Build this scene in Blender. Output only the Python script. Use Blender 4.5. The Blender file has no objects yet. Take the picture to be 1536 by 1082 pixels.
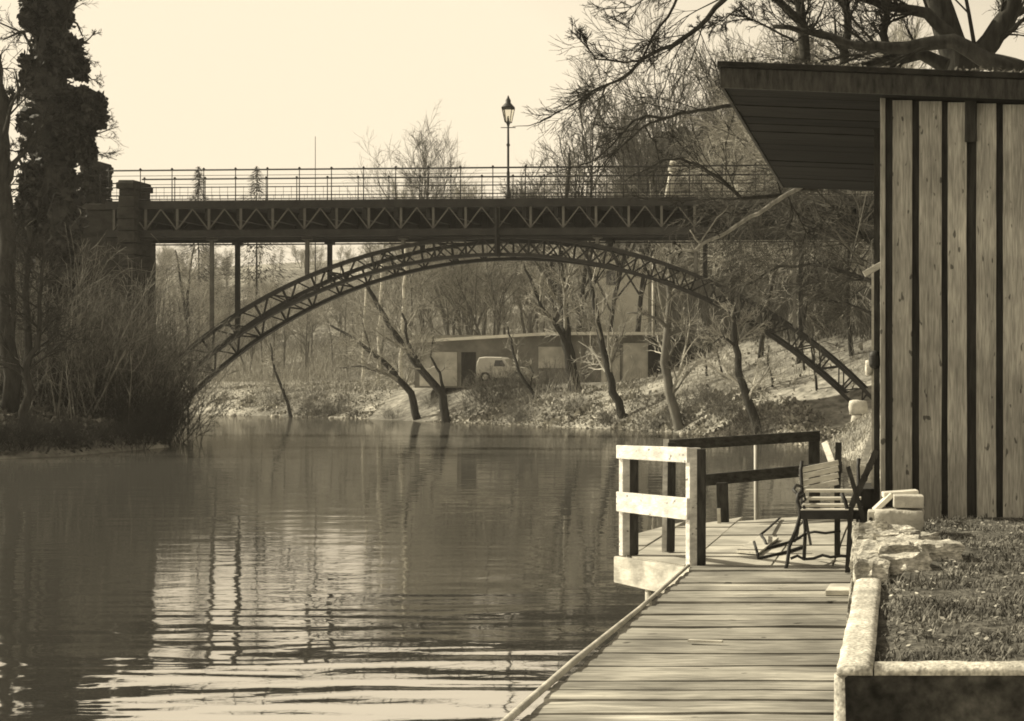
import bpy, math, random
import numpy as np
from mathutils import Vector as V, Matrix, noise

SC = bpy.context.scene
COL = SC.collection
F = 2133.0; VX, VY = 1350.0, 574.0; EYE = 1.5; WATER = -0.55

def P(px, py, Y):
    return V(((px-VX)/F*Y, Y, EYE+(VY-py)/F*Y))

# ------------------------------------------------------------------ materials
def S(v, warm=1.0):
    return (v, v*(1-.035*warm), v*(1-.15*warm), 1)

def material(name, lo, hi, scale=4.0, stretch=(1,1,1), rough=.85, bump=.3, bscale=None, island=0.0, detail=6,
             spots=None, spec=.25, ramp=(.32,.68), fine=0.0, warm=1.0, famp=.45, knots=None):
    m = bpy.data.materials.new(name); m.use_nodes = True
    nt = m.node_tree; N = nt.nodes; L = nt.links
    b = N['Principled BSDF']
    b.inputs['Roughness'].default_value = rough
    b.inputs['Specular IOR Level'].default_value = spec
    tc = N.new('ShaderNodeTexCoord'); mp = N.new('ShaderNodeMapping')
    mp.inputs['Scale'].default_value = stretch
    L.new(tc.outputs['Object'], mp.inputs['Vector'])
    n1 = N.new('ShaderNodeTexNoise'); n1.inputs['Scale'].default_value = scale
    n1.inputs['Detail'].default_value = detail; n1.inputs['Roughness'].default_value = .62
    L.new(mp.outputs['Vector'], n1.inputs['Vector'])
    rp = N.new('ShaderNodeValToRGB')
    rp.color_ramp.elements[0].position = ramp[0]; rp.color_ramp.elements[1].position = ramp[1]
    rp.color_ramp.elements[0].color = S(lo, warm); rp.color_ramp.elements[1].color = S(hi, warm)
    L.new(n1.outputs['Fac'], rp.inputs['Fac'])
    col = rp.outputs['Color']
    def mult(col, fac_socket, lo_, hi_, f0=0., f1=1.):
        mr = N.new('ShaderNodeMapRange'); mr.inputs['From Min'].default_value = f0; mr.inputs['From Max'].default_value = f1
        mr.inputs['To Min'].default_value = lo_; mr.inputs['To Max'].default_value = hi_
        L.new(fac_socket, mr.inputs['Value'])
        mx = N.new('ShaderNodeVectorMath'); mx.operation = 'SCALE'
        L.new(col, mx.inputs[0]); L.new(mr.outputs['Result'], mx.inputs['Scale'])
        return mx.outputs['Vector']
    if island:
        g = N.new('ShaderNodeNewGeometry')
        col = mult(col, g.outputs['Random Per Island'], 1-island, 1+island)
    if spots:
        n3 = N.new('ShaderNodeTexNoise'); n3.inputs['Scale'].default_value = spots[0]; n3.inputs['Detail'].default_value = 3
        L.new(tc.outputs['Object'], n3.inputs['Vector'])
        col = mult(col, n3.outputs['Fac'], spots[1], spots[2], .38, .62)
    if fine:
        n4 = N.new('ShaderNodeTexNoise'); n4.inputs['Scale'].default_value = fine; n4.inputs['Detail'].default_value = 3
        L.new(mp.outputs['Vector'], n4.inputs['Vector'])
        col = mult(col, n4.outputs['Fac'], 1-famp, 1+famp, .3, .7)
    if knots:
        n5 = N.new('ShaderNodeTexNoise'); n5.inputs['Scale'].default_value = knots[0]; n5.inputs['Detail'].default_value = 1
        m5 = N.new('ShaderNodeMapping'); m5.inputs['Scale'].default_value = knots[2]
        L.new(tc.outputs['Object'], m5.inputs['Vector']); L.new(m5.outputs['Vector'], n5.inputs['Vector'])
        col = mult(col, n5.outputs['Fac'], 1, .32, knots[1], knots[1]+.04)
    L.new(col, b.inputs['Base Color'])
    if bump:
        bp = N.new('ShaderNodeBump'); bp.inputs['Strength'].default_value = bump; bp.inputs['Distance'].default_value = .02
        n2 = N.new('ShaderNodeTexNoise'); n2.inputs['Scale'].default_value = bscale or scale*3
        n2.inputs['Detail'].default_value = 5
        L.new(mp.outputs['Vector'], n2.inputs['Vector'])
        L.new(n2.outputs['Fac'], bp.inputs['Height']); L.new(bp.outputs['Normal'], b.inputs['Normal'])
    return m

M = {}
M['deck'] = material('weathered_planks', .19, .40, 3.2, (.6,7,3), .9, .5, 6, island=.22, spots=(1.3,.62,1.16), fine=11, famp=.3, knots=(9,.725,(.8,1.3,1)), spec=.15)
M['panelwood'] = material('pale_boards', .32, .52, 3, (1,6,3), .88, .4, 6, island=.14, spots=(2.5,.75,1.1), spec=.15)
M['darkwood'] = material('dark_timber', .018, .06, 6, (4,4,1), .85, .4, spec=.2)
M['railwood'] = material('dark_rail_timber', .022, .075, 6, (1,4,4), .85, .4, spec=.2)
M['white'] = material('white_paint', .52, .78, 9, (1,1,2.5), .65, .4, 30, spots=(6,.74,1.04), fine=16, famp=.12, knots=(14,.69,(1,1,1.6)), spec=.25, warm=.6)
M['palewood'] = material('bleached_board', .45, .66, 7, (1,5,5), .85, .5, 14, spots=(4,.7,1.1), spec=.15)
M['fascia'] = material('bleached_skirt', .36, .62, 5, (1,1,3), .85, .5, 14, spots=(6,.65,1.1), spec=.15)
M['cladding'] = material('weathered_cladding', .25, .38, 2.6, (7,7,.55), .9, .5, 5, island=.12, spots=(1.6,.80,1.12), fine=13, famp=.3, knots=(16,.70,(1.6,1.6,.7)), spec=.15)
M['recess'] = material('dark_recess', .018, .05, 5, (4,4,.6), .9, .3, spec=.15)  # dark colour behind the cladding gaps and on small dark parts
M['roof'] = material('tarred_roof', .012, .03, 8, (1,1,1), .9, .5, spec=.15)
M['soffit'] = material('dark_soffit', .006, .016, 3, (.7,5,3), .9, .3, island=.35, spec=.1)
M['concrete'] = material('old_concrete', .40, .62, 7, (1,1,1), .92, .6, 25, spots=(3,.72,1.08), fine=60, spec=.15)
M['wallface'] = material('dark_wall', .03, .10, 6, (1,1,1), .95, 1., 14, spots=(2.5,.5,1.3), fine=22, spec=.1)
M['rubble'] = material('sandstone', .30, .64, 9, (1,1,2.5), .93, .9, 30, spots=(5,.55,1.1), island=0, fine=40, spec=.1)
M['brick'] = material('brick', .40, .56, 14, (1,1,1), .92, .6, 40, island=.12, spec=.1)
M['soil'] = material('soil', .04, .17, 12, (1,1,1), .97, 1., 30, fine=30, spec=.05)
M['grass'] = material('dry_grass', .045, .24, 2.5, (1,1,1), .8, 0, island=.6, spec=.15)
M['iron'] = material('bridge_iron', .015, .034, 2, (1,1,1), .75, .2, spec=.3)
M['ironlight'] = material('bridge_iron_lit', .085, .15, 2, (1,1,1), .75, .2, spec=.3)  # lighter copy of the bridge iron, sunlight put into the colour
M['blackiron'] = material('black_iron', .012, .03, 12, (1,1,1), .6, .2, spec=.4)
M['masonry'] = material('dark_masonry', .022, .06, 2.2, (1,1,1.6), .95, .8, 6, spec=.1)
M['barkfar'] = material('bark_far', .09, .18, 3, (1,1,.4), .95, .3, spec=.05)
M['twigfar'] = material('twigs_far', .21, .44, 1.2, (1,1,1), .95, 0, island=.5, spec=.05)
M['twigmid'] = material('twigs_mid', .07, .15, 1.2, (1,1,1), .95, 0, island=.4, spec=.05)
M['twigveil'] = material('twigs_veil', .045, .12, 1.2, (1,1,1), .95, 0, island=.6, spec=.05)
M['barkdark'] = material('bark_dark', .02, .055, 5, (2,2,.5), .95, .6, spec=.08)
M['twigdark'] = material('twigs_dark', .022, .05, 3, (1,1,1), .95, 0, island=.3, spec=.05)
M['barkpale'] = material('bark_pale', .13, .30, 5, (2,2,.5), .95, .6, spec=.08)  # paler bark for the branch under the hut roof
M['birch'] = material('birch_bark', .12, .66, 3.0, (1,1,3.5), .85, .2, ramp=(.34,.46), spec=.1)
M['brush'] = material('brush_stems', .035, .25, 2, (1,1,1), .95, 0, island=.55, spec=.05)
M['ivy'] = material('ivy_leaves', .012, .045, 2.5, (1,1,1), .6, 0, island=.6, spec=.25)
M['needle'] = material('fir_needles', .03, .07, 3, (1,1,1), .9, 0, island=.5, spec=.05)
M['plaster'] = material('old_plaster', .42, .7, 1.1, (1,1,1), .93, .3, 8, spots=(.8,.7,1.1), spec=.1)
M['palehouse'] = material('house_plaster', .55, .7, .5, (1,1,1), .93, .2, 8, spec=.1)
M['darkwall'] = material('shaded_wall', .13, .24, 1.1, (1,1,1), .95, .3, 8, spec=.1)
M['flatroof'] = material('flat_roof', .62, .82, 1.1, (1,1,1), .9, .3, 8, spec=.1)
M['tiles'] = material('roof_tiles', .05, .09, 1.5, (1,1,4), .9, .3, 8, spec=.1)
M['carpaint'] = material('pale_paint', .50, .60, 1.1, (1,1,1), .35, 0, spec=.5)
M['glassdark'] = material('dark_glass', .03, .05, 1, (1,1,1), .15, 0, spec=.5)
M['rubber'] = material('rubber', .02, .03, 1, (1,1,1), .9, 0, spec=.2)
M['stonepale'] = material('pale_stone', .45, .7, 5, (1,1,1), .93, .6, 20, spec=.1)
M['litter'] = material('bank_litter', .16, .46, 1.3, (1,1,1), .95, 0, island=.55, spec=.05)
M['litterdark'] = material('shade_litter', .02, .16, .5, (1,1,1), .95, 0, island=.6, spec=.05)  # darker copy of the litter, left bank's shade put into the colour
M['galv'] = material('galvanised_pipe', .28, .40, 5, (1,1,1), .5, .1, spec=.4)
M['cushion'] = material('pale_seat_boards', .42, .58, 6, (1,5,5), .85, .3, spec=.15)

# ground: leaf litter with dark earth patches
def ground_material():
    m = material('hillside_litter', .15, .36, .55, (1,1,1), .97, .8, 2.5, spots=(.12,.62,1.2), fine=3.2, spec=.03)
    return m
M['ground'] = ground_material()

def lamp_glass():
    m = bpy.data.materials.new('lantern_glass'); m.use_nodes = True
    b = m.node_tree.nodes['Principled BSDF']
    b.inputs['Base Color'].default_value = S(.9); b.inputs['Transmission Weight'].default_value = .95
    b.inputs['Roughness'].default_value = .05; b.inputs['IOR'].default_value = 1.05
    return m
M['glass'] = lamp_glass()

def water_material():
    m = bpy.data.materials.new('river_water'); m.use_nodes = True
    nt = m.node_tree; N = nt.nodes; L = nt.links; N.clear()
    out = N.new('ShaderNodeOutputMaterial')
    tc = N.new('ShaderNodeTexCoord')
    def waves(scale, stretch, detail, dist):
        mp = N.new('ShaderNodeMapping'); mp.inputs['Scale'].default_value = stretch
        L.new(tc.outputs['Object'], mp.inputs['Vector'])
        n = N.new('ShaderNodeTexNoise'); n.inputs['Scale'].default_value = scale; n.inputs['Detail'].default_value = detail
        n.inputs['Distortion'].default_value = dist
        L.new(mp.outputs['Vector'], n.inputs['Vector'])
        return n.outputs['Fac']
    # small wind ripple, with calm and ruffled areas of the river
    small = waves(2.2, (.8,1.4,1), 3, .3)
    big = waves(.95, (.34,1.25,1), 2, .25)
    patch = waves(.09, (.5,1.3,1), 2, .6)
    pr = N.new('ShaderNodeMapRange'); pr.inputs['From Min'].default_value = .38; pr.inputs['From Max'].default_value = .66
    pr.inputs['To Min'].default_value = .35; pr.inputs['To Max'].default_value = 1.0
    L.new(patch, pr.inputs['Value'])
    mul = N.new('ShaderNodeMath'); mul.operation = 'MULTIPLY'; L.new(small, mul.inputs[0]); L.new(pr.outputs['Result'], mul.inputs[1])
    sx = N.new('ShaderNodeSeparateXYZ'); L.new(tc.outputs['Object'], sx.inputs['Vector'])
    nr = N.new('ShaderNodeMapRange'); nr.interpolation_type = 'SMOOTHSTEP'; nr.inputs['From Min'].default_value = 8; nr.inputs['From Max'].default_value = 17
    nr.inputs['To Min'].default_value = 1.0; nr.inputs['To Max'].default_value = .16
    L.new(sx.outputs['Y'], nr.inputs['Value'])   # the swell under the jetty dies away over the calm river
    mb_ = N.new('ShaderNodeMath'); mb_.operation = 'MULTIPLY'; L.new(big, mb_.inputs[0]); L.new(nr.outputs['Result'], mb_.inputs[1]); big = mb_.outputs['Value']
    bp2 = N.new('ShaderNodeBump'); bp2.inputs['Strength'].default_value = WAVE_BIG; bp2.inputs['Distance'].default_value = .12
    L.new(big, bp2.inputs['Height'])
    bp = N.new('ShaderNodeBump'); bp.inputs['Strength'].default_value = WAVE_SMALL; bp.inputs['Distance'].default_value = .03
    L.new(mul.outputs['Value'], bp.inputs['Height']); L.new(bp2.outputs['Normal'], bp.inputs['Normal'])
    dif = N.new('ShaderNodeBsdfDiffuse'); dif.inputs['Color'].default_value = S(.06)
    gl = N.new('ShaderNodeBsdfGlossy'); gl.inputs['Roughness'].default_value = .03
    gl.inputs['Color'].default_value = (1,.985,.95,1)
    L.new(bp.outputs['Normal'], gl.inputs['Normal'])
    fr = N.new('ShaderNodeFresnel'); fr.inputs['IOR'].default_value = WATER_IOR
    L.new(bp.outputs['Normal'], fr.inputs['Normal'])
    mx = N.new('ShaderNodeMixShader')
    L.new(fr.outputs['Fac'], mx.inputs['Fac']); L.new(dif.outputs['BSDF'], mx.inputs[1]); L.new(gl.outputs['BSDF'], mx.inputs[2])
    L.new(mx.outputs['Shader'], out.inputs['Surface'])
    return m
WAVE_BIG, WAVE_SMALL, WATER_IOR = .36, .15, 26.0

# ------------------------------------------------------------------ mesh building
class MB:
    def __init__(s): s.v = []; s.f = []; s.smooth = []
    def add(s, vs, fs, smooth=False):
        o = len(s.v); s.v.extend([tuple(a) for a in vs])
        s.f.extend([tuple(i+o for i in f) for f in fs]); s.smooth.extend([smooth]*len(fs))
    def hexa(s, c):   # 8 corners: bottom ring then top ring
        s.add(c, [(3,2,1,0),(4,5,6,7),(0,1,5,4),(1,2,6,5),(2,3,7,6),(3,0,4,7)])
    def box(s, x0, x1, y0, y1, z0, z1):
        s.hexa([(x0,y0,z0),(x1,y0,z0),(x1,y1,z0),(x0,y1,z0),(x0,y0,z1),(x1,y0,z1),(x1,y1,z1),(x0,y1,z1)])
    def beam(s, p, q, w, h, up=V((0,0,1))):
        p = V(p); q = V(q); d = (q-p).normalized()
        a = d.cross(up)
        if a.length < 1e-4: a = d.cross(V((0,1,0)))
        a.normalize(); b = a.cross(d).normalized()
        a *= w/2; b *= h/2
        s.hexa([p-a-b, p+a-b, q+a-b, q-a-b, p-a+b, p+a+b, q+a+b, q-a+b])
    def tube(s, pts, rad, n=6, cap=True, smooth=True):
        pts = [V(p) for p in pts]
        k = len(pts); o = len(s.v)
        d = (pts[1]-pts[0]).normalized()
        a = d.cross(V((.31,.17,.93)))
        if a.length < 1e-3: a = d.cross(V((1,0,0)))
        a.normalize()
        for i in range(k):
            if i: d = (pts[min(i+1,k-1)]-pts[i-1]).normalized()
            a = (a - d*a.dot(d))
            if a.length < 1e-5: a = d.cross(V((1,.2,.1)))
            a.normalize(); b = d.cross(a)
            r = rad[i]
            for j in range(n):
                t = 2*math.pi*j/n
                s.v.append(tuple(pts[i]+a*(math.cos(t)*r)+b*(math.sin(t)*r)))
        for i in range(k-1):
            for j in range(n):
                j2 = (j+1) % n
                s.f.append((o+i*n+j, o+i*n+j2, o+(i+1)*n+j2, o+(i+1)*n+j)); s.smooth.append(smooth)
        if cap:
            s.f.append(tuple(o+j for j in reversed(range(n)))); s.smooth.append(False)
            s.f.append(tuple(o+(k-1)*n+j for j in range(n))); s.smooth.append(False)
    def lathe(s, c, prof, n=12):   # prof: (r, z)
        c = V(c); o = len(s.v)
        for r, z in prof:
            for j in range(n):
                t = 2*math.pi*j/n; s.v.append((c.x+r*math.cos(t), c.y+r*math.sin(t), c.z+z))
        for i in range(len(prof)-1):
            for j in range(n):
                j2 = (j+1) % n
                s.f.append((o+i*n+j, o+i*n+j2, o+(i+1)*n+j2, o+(i+1)*n+j)); s.smooth.append(n > 6)
        s.f.append(tuple(o+j for j in reversed(range(n)))); s.smooth.append(False)
        s.f.append(tuple(o+(len(prof)-1)*n+j for j in range(n))); s.smooth.append(False)
    def quad(s, a, b, c, d): s.add([a,b,c,d], [(0,1,2,3)])
    def rock(s, c, size, seed, rough=.25, boxy=.55, cuts=4, rz=0, tilt=(0,0), smooth=True):
        """a quarried or broken stone: a rounded block pushed about by noise"""
        n = cuts; vs = []; idx = {}; fs = []
        R = Matrix.Rotation(rz,3,'Z') @ Matrix.Rotation(tilt[0],3,'X') @ Matrix.Rotation(tilt[1],3,'Y')
        def vert(i,j,k):
            key = (i,j,k)
            if key in idx: return idx[key]
            p = V((i/n*2-1, j/n*2-1, k/n*2-1))
            q = p.normalized()*1.15
            p = p.lerp(q, 1-boxy)
            p *= 1+rough*noise.noise(V((p.x*1.7+seed*3.1, p.y*1.7+seed*1.3, p.z*1.7-seed*2.2)))+rough*.4*noise.noise(p*4.1+V((seed,seed,0)))
            p = V((p.x*size[0]/2, p.y*size[1]/2, p.z*size[2]/2))
            idx[key] = len(vs); vs.append(V(c)+R@p); return idx[key]
        for a in range(3):
            for side in (0, n):
                for i in range(n):
                    for j in range(n):
                        q = []
                        for (di,dj) in ((0,0),(1,0),(1,1),(0,1)):
                            t = [0,0,0]; t[a] = side; t[(a+1)%3] = i+di; t[(a+2)%3] = j+dj
                            q.append(vert(*t))
                        if side == 0: q.reverse()
                        fs.append(tuple(q))
        s.add(vs, fs, smooth)
    def build(s, name, mat, parent=None, bevel=0, loc=None):
        me = bpy.data.meshes.new(name); me.from_pydata(s.v, [], s.f)
        me.polygons.foreach_set('use_smooth', s.smooth)
        me.materials.append(M[mat] if isinstance(mat, str) else mat)
        me.update()
        o = bpy.data.objects.new(name, me); COL.objects.link(o)
        if parent is not None:
            o.parent = parent; o.matrix_parent_inverse = Matrix.Translation(-parent.location)
        if bevel:
            b = o.modifiers.new('bevel', 'BEVEL'); b.width = bevel; b.segments = 2; b.limit_method = 'ANGLE'
        return o

def tag(o, label=None, cat=None, group=None, kind=None):
    if label: o['label'] = label
    if cat: o['category'] = cat
    if group: o['group'] = group
    if kind: o['kind'] = kind
    return o
def thing(name, label, cat, loc=(0,0,0), group=None):
    o = bpy.data.objects.new(name, None); COL.objects.link(o); o.location = loc; o.empty_display_size = .2
    return tag(o, label, cat, group)
def kids(o): return [c for c in SC.objects if c.parent == o]
def dup(root, children, loc, rz, sc, label=None, group=None, tilt=(0,0)):
    r = root.copy(); COL.objects.link(r); r.location = loc; r.rotation_euler = (tilt[0],tilt[1],rz); r.scale = (sc,sc,sc) if not isinstance(sc, tuple) else sc
    if label: r['label'] = label
    if group: r['group'] = group
    for ch in children:
        c = ch.copy(); COL.objects.link(c); c.parent = r
    return r

# ------------------------------------------------------------------ terrain
FAR = np.array([(-500,190),(-140,125),(-90,112),(-62,100),(-46,91),(-32.3,81),(-21,69.4),(-13,61.6),(-9.4,57.5),(-4.9,49.7),
                (-3.2,45.5),(-1.4,36),(-.3,27),(-.1,15),(-.1,-80)], float)
LEFT = np.array([(-500,-10),(-60,22),(-40,29.5),(-25.6,36),(-23.2,39.4),(-23.1,45),(-26.9,52),(-30.6,59),(-38,72),(-60,90),(-95,101),(-150,112),(-500,172)], float)
def sdist(poly, x, y):
    best = np.full(x.shape, 1e9); sign = np.ones(x.shape)
    for (ax,ay),(bx,by) in zip(poly[:-1], poly[1:]):
        dx,dy = bx-ax,by-ay; L2 = dx*dx+dy*dy
        t = np.clip(((x-ax)*dx+(y-ay)*dy)/L2, 0, 1)
        d = np.hypot(x-ax-t*dx, y-ay-t*dy)
        cr = dx*(y-ay)-dy*(x-ax)
        m = d < best-1e-9
        best = np.where(m, d, best); sign = np.where(m, np.sign(cr), sign)
    return best*sign
def sm(a, b, x):
    t = np.clip((x-a)/(b-a), 0, 1); return t*t*(3-2*t)
def terrain(x, y):
    x = np.asarray(x,float); y = np.asarray(y,float)
    t = sdist(FAR, x, y); tl = sdist(LEFT, x, y)
    w = sm(-17, -5, x)*sm(20, 34, y)
    near = 1-sm(19, 32, y)
    zl = -.85+1.9*sm(-.4, 5.5, t)+.55*sm(5,12,t)+np.minimum(np.maximum(0, t-15)*.235, 17.2)
    zr = -.85+1.2*sm(-.3, 2.2, t)+np.minimum(.36*np.maximum(0, t-1.2), 11)+np.minimum(.12*np.maximum(0, t-32), 14)
    zn = -.85+1.1*sm(-.2, .5, t)
    zf = (zl*(1-w)+zr*w)*(1-near)+zn*near
    # level yard for the low building
    pad = sm(-31,-26,x)*(1-sm(-12.5,-10,x))*sm(73.5,77.5,y)*(1-sm(90,95,y))*sm(2,8,t)
    zf = zf*(1-pad)+1.45*pad
    zb = -.85+1.1*sm(-.4, 1.0, tl)+1.1*sm(1,6,tl)+np.minimum(.17*np.maximum(0, tl-3), 5.5)
    zf = zf-1.5*np.exp(-((x+1.6)**2/9+(y-51)**2/22))*sm(-.5,3,t)
    zb = np.where(tl < -.4, -5, zb)
    z = np.maximum(zf, zb)
    bed = (t < -.4) & (tl < -.4)
    return np.where(bed, -1.8, z), t, tl
def gz(x, y):
    return float(terrain(np.array([x]), np.array([y]))[0][0])+bumps(x, y)
def bumps(x, y):
    if y < 20: return 0
    return .16*noise.noise(V((x*.33,y*.33,3)))+.07*noise.noise(V((x*1.1,y*1.1,7)))
def axis(parts):
    return np.unique(np.concatenate([np.arange(a,b,st) for a,b,st in parts]))
def build_terrain():
    xs = axis([(-500,-120,20),(-120,-60,4),(-60,-32,1.4),(-32,6,.7),(6,60,4),(60,420,20)])
    ys = axis([(-80,12,6),(12,34,1.2),(34,82,.7),(82,120,1.6),(120,200,5),(200,620,30)])
    X,Y = np.meshgrid(xs, ys); Z,t,tl = terrain(X, Y)
    vs = []
    for j in range(len(ys)):
        for i in range(len(xs)):
            z = Z[j,i]
            if z > -.8: z += bumps(X[j,i], Y[j,i])
            vs.append((X[j,i], Y[j,i], z))
    n = len(xs)
    fs = [(j*n+i, j*n+i+1, (j+1)*n+i+1, (j+1)*n+i) for j in range(len(ys)-1) for i in range(n-1)]
    b = MB(); b.add(vs, fs, True)
    tag(b.build('ground', 'ground'), kind='structure')
build_terrain()
b = MB(); b.quad((-500,-80,WATER),(300,-80,WATER),(300,260,WATER),(-500,260,WATER))
tag(b.build('water', water_material()), kind='structure')

# ------------------------------------------------------------------ bare trees
def wander(rng, p, d, L, n, wig, lift):
    pts = [p.copy()]; d = d.normalized()
    for i in range(n):
        d = (d+V((rng.gauss(0,wig),rng.gauss(0,wig),rng.gauss(0,wig)+lift))).normalized()
        p = p+d*(L/n); pts.append(p.copy())
    return pts, d
def sprout(rng, tw, pts, rad, lev, spec, tr=None):
    """children along a branch; spec[lev] = (count, length factor, angle, wiggle, lift, radius factor, min radius)"""
    if lev >= len(spec): return
    cnt, lf, ang, wig, lift, rf, rmin = spec[lev]
    L = sum((pts[i+1]-pts[i]).length for i in range(len(pts)-1))
    k = len(pts)-1
    for c in range(cnt):
        t = rng.uniform(.22 if lev else .32, 1.0)
        if lev == 1 and spec[0] is None and t > .8 and rng.random() < .55: continue
        if lev == 0: t = .30+.70*((c+rng.random())/cnt)
        f = t*k; i = min(int(f), k-1); u = f-i
        p = pts[i].lerp(pts[i+1], u); d = (pts[i+1]-pts[i]).normalized()
        r = rad[i]*(1-u)+rad[i+1]*u
        a = d.cross(V((rng.gauss(0,1),rng.gauss(0,1),rng.gauss(0,1))))
        if a.length < 1e-4: continue
        a.normalize(); th = math.radians(ang)*rng.uniform(.6,1.3)
        nd = d*math.cos(th)+a*math.sin(th)
        l = L*lf*rng.uniform(.6,1.25)*(1.15-.5*t if lev == 0 else (1.4-1.05*t) if (lev == 1 and spec[0] is None) else 1)
        n = 5 if lev == 0 else (4 if lev == 1 else 2 if lev >= 3 else 3)
        q, _ = wander(rng, p, nd, l, n, wig, lift)
        r0 = max(r*rf, rmin); r1 = max(r0*.35, rmin*.7)
        rr = [r0+(r1-r0)*j/n for j in range(n+1)]
        dst = tr if (tr is not None and lev == 0) else tw
        dst.tube(q, rr, 5 if lev == 0 else 3, cap=False, smooth=lev < 2)
        sprout(rng, tw, q, rr, lev+1, spec, tr)
def tree_mesh(seed, h, r, spec, wig=.06, lift=.05, lean=(0,0), segs=8, taper=.18, stems=1):
    rng = random.Random(seed); tr = MB(); tw = MB()
    for s_ in range(stems):
        d = V((lean[0]+rng.gauss(0,.12 if stems > 1 else .02), lean[1]+rng.gauss(0,.12 if stems > 1 else .02), 1))
        hh = h*rng.uniform(.8,1) if stems > 1 else h
        pts, _ = wander(rng, V((rng.gauss(0,.15)*(stems>1),rng.gauss(0,.15)*(stems>1),-.3)), d, hh, segs, wig, lift)
        rad = [r*((1-i/segs)*(1-taper)+taper) for i in range(segs+1)]; rad[0] *= 1.25; rad[-1] *= .4
        tr.tube(pts, rad, 7)
        sprout(rng, tw, pts, rad, 0, spec, tr)
    return tr, tw
# spec rows: count, length, angle, wiggle, lift, radius factor, min radius
WOOD = [(15,.36,48,.13,.07,.5,.03),(8,.50,42,.16,.05,.55,.017),(5,.5,40,.18,.04,.6,.011),(3,.55,38,.2,.03,.6,.008)]
UPSW = [(16,.48,30,.10,.12,.5,.03),(8,.45,32,.13,.09,.5,.016),(5,.5,34,.15,.06,.6,.010),(3,.5,34,.2,.05,.6,.008)]
THIN = [(9,.30,50,.14,.05,.45,.022),(6,.5,42,.18,.04,.55,.014),(4,.5,40,.2,.03,.6,.009)]
def tree_thing(name, label, cat, tr, tw, bark, twig, loc, group=None, rz=0):
    o = thing(name, label, cat, (0,0,0), group)
    a = tr.build('trunk', bark, o); c = tw.build('crown', twig, o)
    o.location = loc; o.rotation_euler.z = rz
    return o, [a, c]

protos = []
for i,(seed,h,r,spec,st) in enumerate([(1,11,.17,WOOD,1),(2,12.5,.2,WOOD,1),(3,10,.15,UPSW,1),(4,12,.19,UPSW,1),(5,9,.11,THIN,1),(6,8,.13,UPSW,2),(7,11,.16,WOOD,1)]):
    protos.append(tree_mesh(seed, h, r, spec, stems=st))
GW = 'bare trees of the wooded hillside'
LW = 'bare winter tree of the wooded slope beyond the river and the iron bridge'
rng = random.Random(77)
spots = []
def far_enough(x, y, d): return all((x-a)**2+(y-c)**2 > d*d for a,c in spots)
tries = 0
while len(spots) < 248 and tries < 60000:
    tries += 1
    Y = 66+rng.random()**1.2*105; px = rng.uniform(190, 1345); x = (px-VX)/F*Y
    _, t, tl = terrain(np.array([x]), np.array([Y])); t = float(t[0])
    if t < (13 if px < 1000 else 9) or float(tl[0]) > -1: continue
    if -31 < x < -8 and 70 < Y < 95 : continue
    # keep the pale house, and the sky over the middle of the bridge, as open as the photograph has them
    if 875 < px < 990 and Y < 103.5 and rng.random() < .93: continue
    if 215 < px < 1000 and Y < 86: continue
    if px < 560 and Y > 166 : continue
    if px < 780 and Y > 168: continue
    if not far_enough(x, Y, 2.1): continue
    spots.append((x, Y))
tries = 0
while len(spots) < 294 and tries < 20000:   # the crest at the left, seen below the deck
    tries += 1
    Y = rng.uniform(168, 198); px = rng.uniform(215, 575); x = (px-VX)/F*Y
    if far_enough(x, Y, 2.2): spots.append((x, Y))
used = {}
for k,(x,y) in enumerate(spots):
    px = VX+x/y*F
    ground_z = gz(x, y)
    # tree height limited left of the lamp so that the crowns stay below the deck as seen in the photograph
    i = rng.randrange(7); h0 = (11,12.5,10,12,9,8,11)[i]
    s_ = rng.uniform(.75,1.15)
    if px < 800:
        top = 1.5+268/F*y if px > 575 else (.102 if y < 166 else .117)*y-2.6
        s_ = max(.22, min(1.15, (top-ground_z)/h0*rng.uniform(.75,1.0)))
    elif px < 1000: s_ = rng.uniform(.6,.95)
    rz = rng.uniform(0,6.28)
    if i not in used:
        tr,tw = protos[i]
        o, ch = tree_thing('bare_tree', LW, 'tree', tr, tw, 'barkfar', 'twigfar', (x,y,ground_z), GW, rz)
        o.scale = (s_,s_,s_); used[i] = (o, ch)
    else:
        dup(used[i][0], used[i][1], (x,y,ground_z-.1), rz, s_)

# trees drawn limb by limb
def drawn_tree(name, label, cat, limbs, spec, bark, twig, seed, base, n=7, group=None, dst_twig=None):
    """limbs: list of (list of (px,py,Y), r0, r1, spec or None)"""
    rg = random.Random(seed); tr = MB(); tw = MB()
    for pts, r0, r1, sp in limbs:
        q = [P(*p) for p in pts]
        # finer polyline with a little kink
        fine = []
        for i in range(len(q)-1):
            m = 3
            for j in range(m):
                u = j/m; p = q[i].lerp(q[i+1], u)
                if j: p += V((rg.gauss(0,1),rg.gauss(0,1),rg.gauss(0,1)))*(q[i+1]-q[i]).length*.025
                fine.append(p)
        fine.append(q[-1]); k = len(fine)-1
        rad = [r0+(r1-r0)*i/k for i in range(k+1)]
        tr.tube(fine, rad, n)
        if sp: sprout(rg, tw, fine, rad, 1, [None]+sp)
    o = thing(name, label, cat, base)
    a = tr.build('trunk', bark, o)
    if tw.f: tw.build('crown', twig, o)
    return o
T1 = [(14,.25,46,.14,.04,.42,.018),(7,.55,42,.17,.03,.5,.010),(5,.5,38,.19,.02,.6,.007),(3,.5,36,.2,.02,.7,.006)]
T2 = [(10,.24,48,.14,.04,.4,.014),(6,.55,42,.17,.02,.55,.009),(4,.5,38,.19,.02,.6,.007)]
def gl(px, Y):   # ground point under an image column at depth Y
    x = (px-VX)/F*Y; return V((x, Y, gz(x,Y)-.2))
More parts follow.
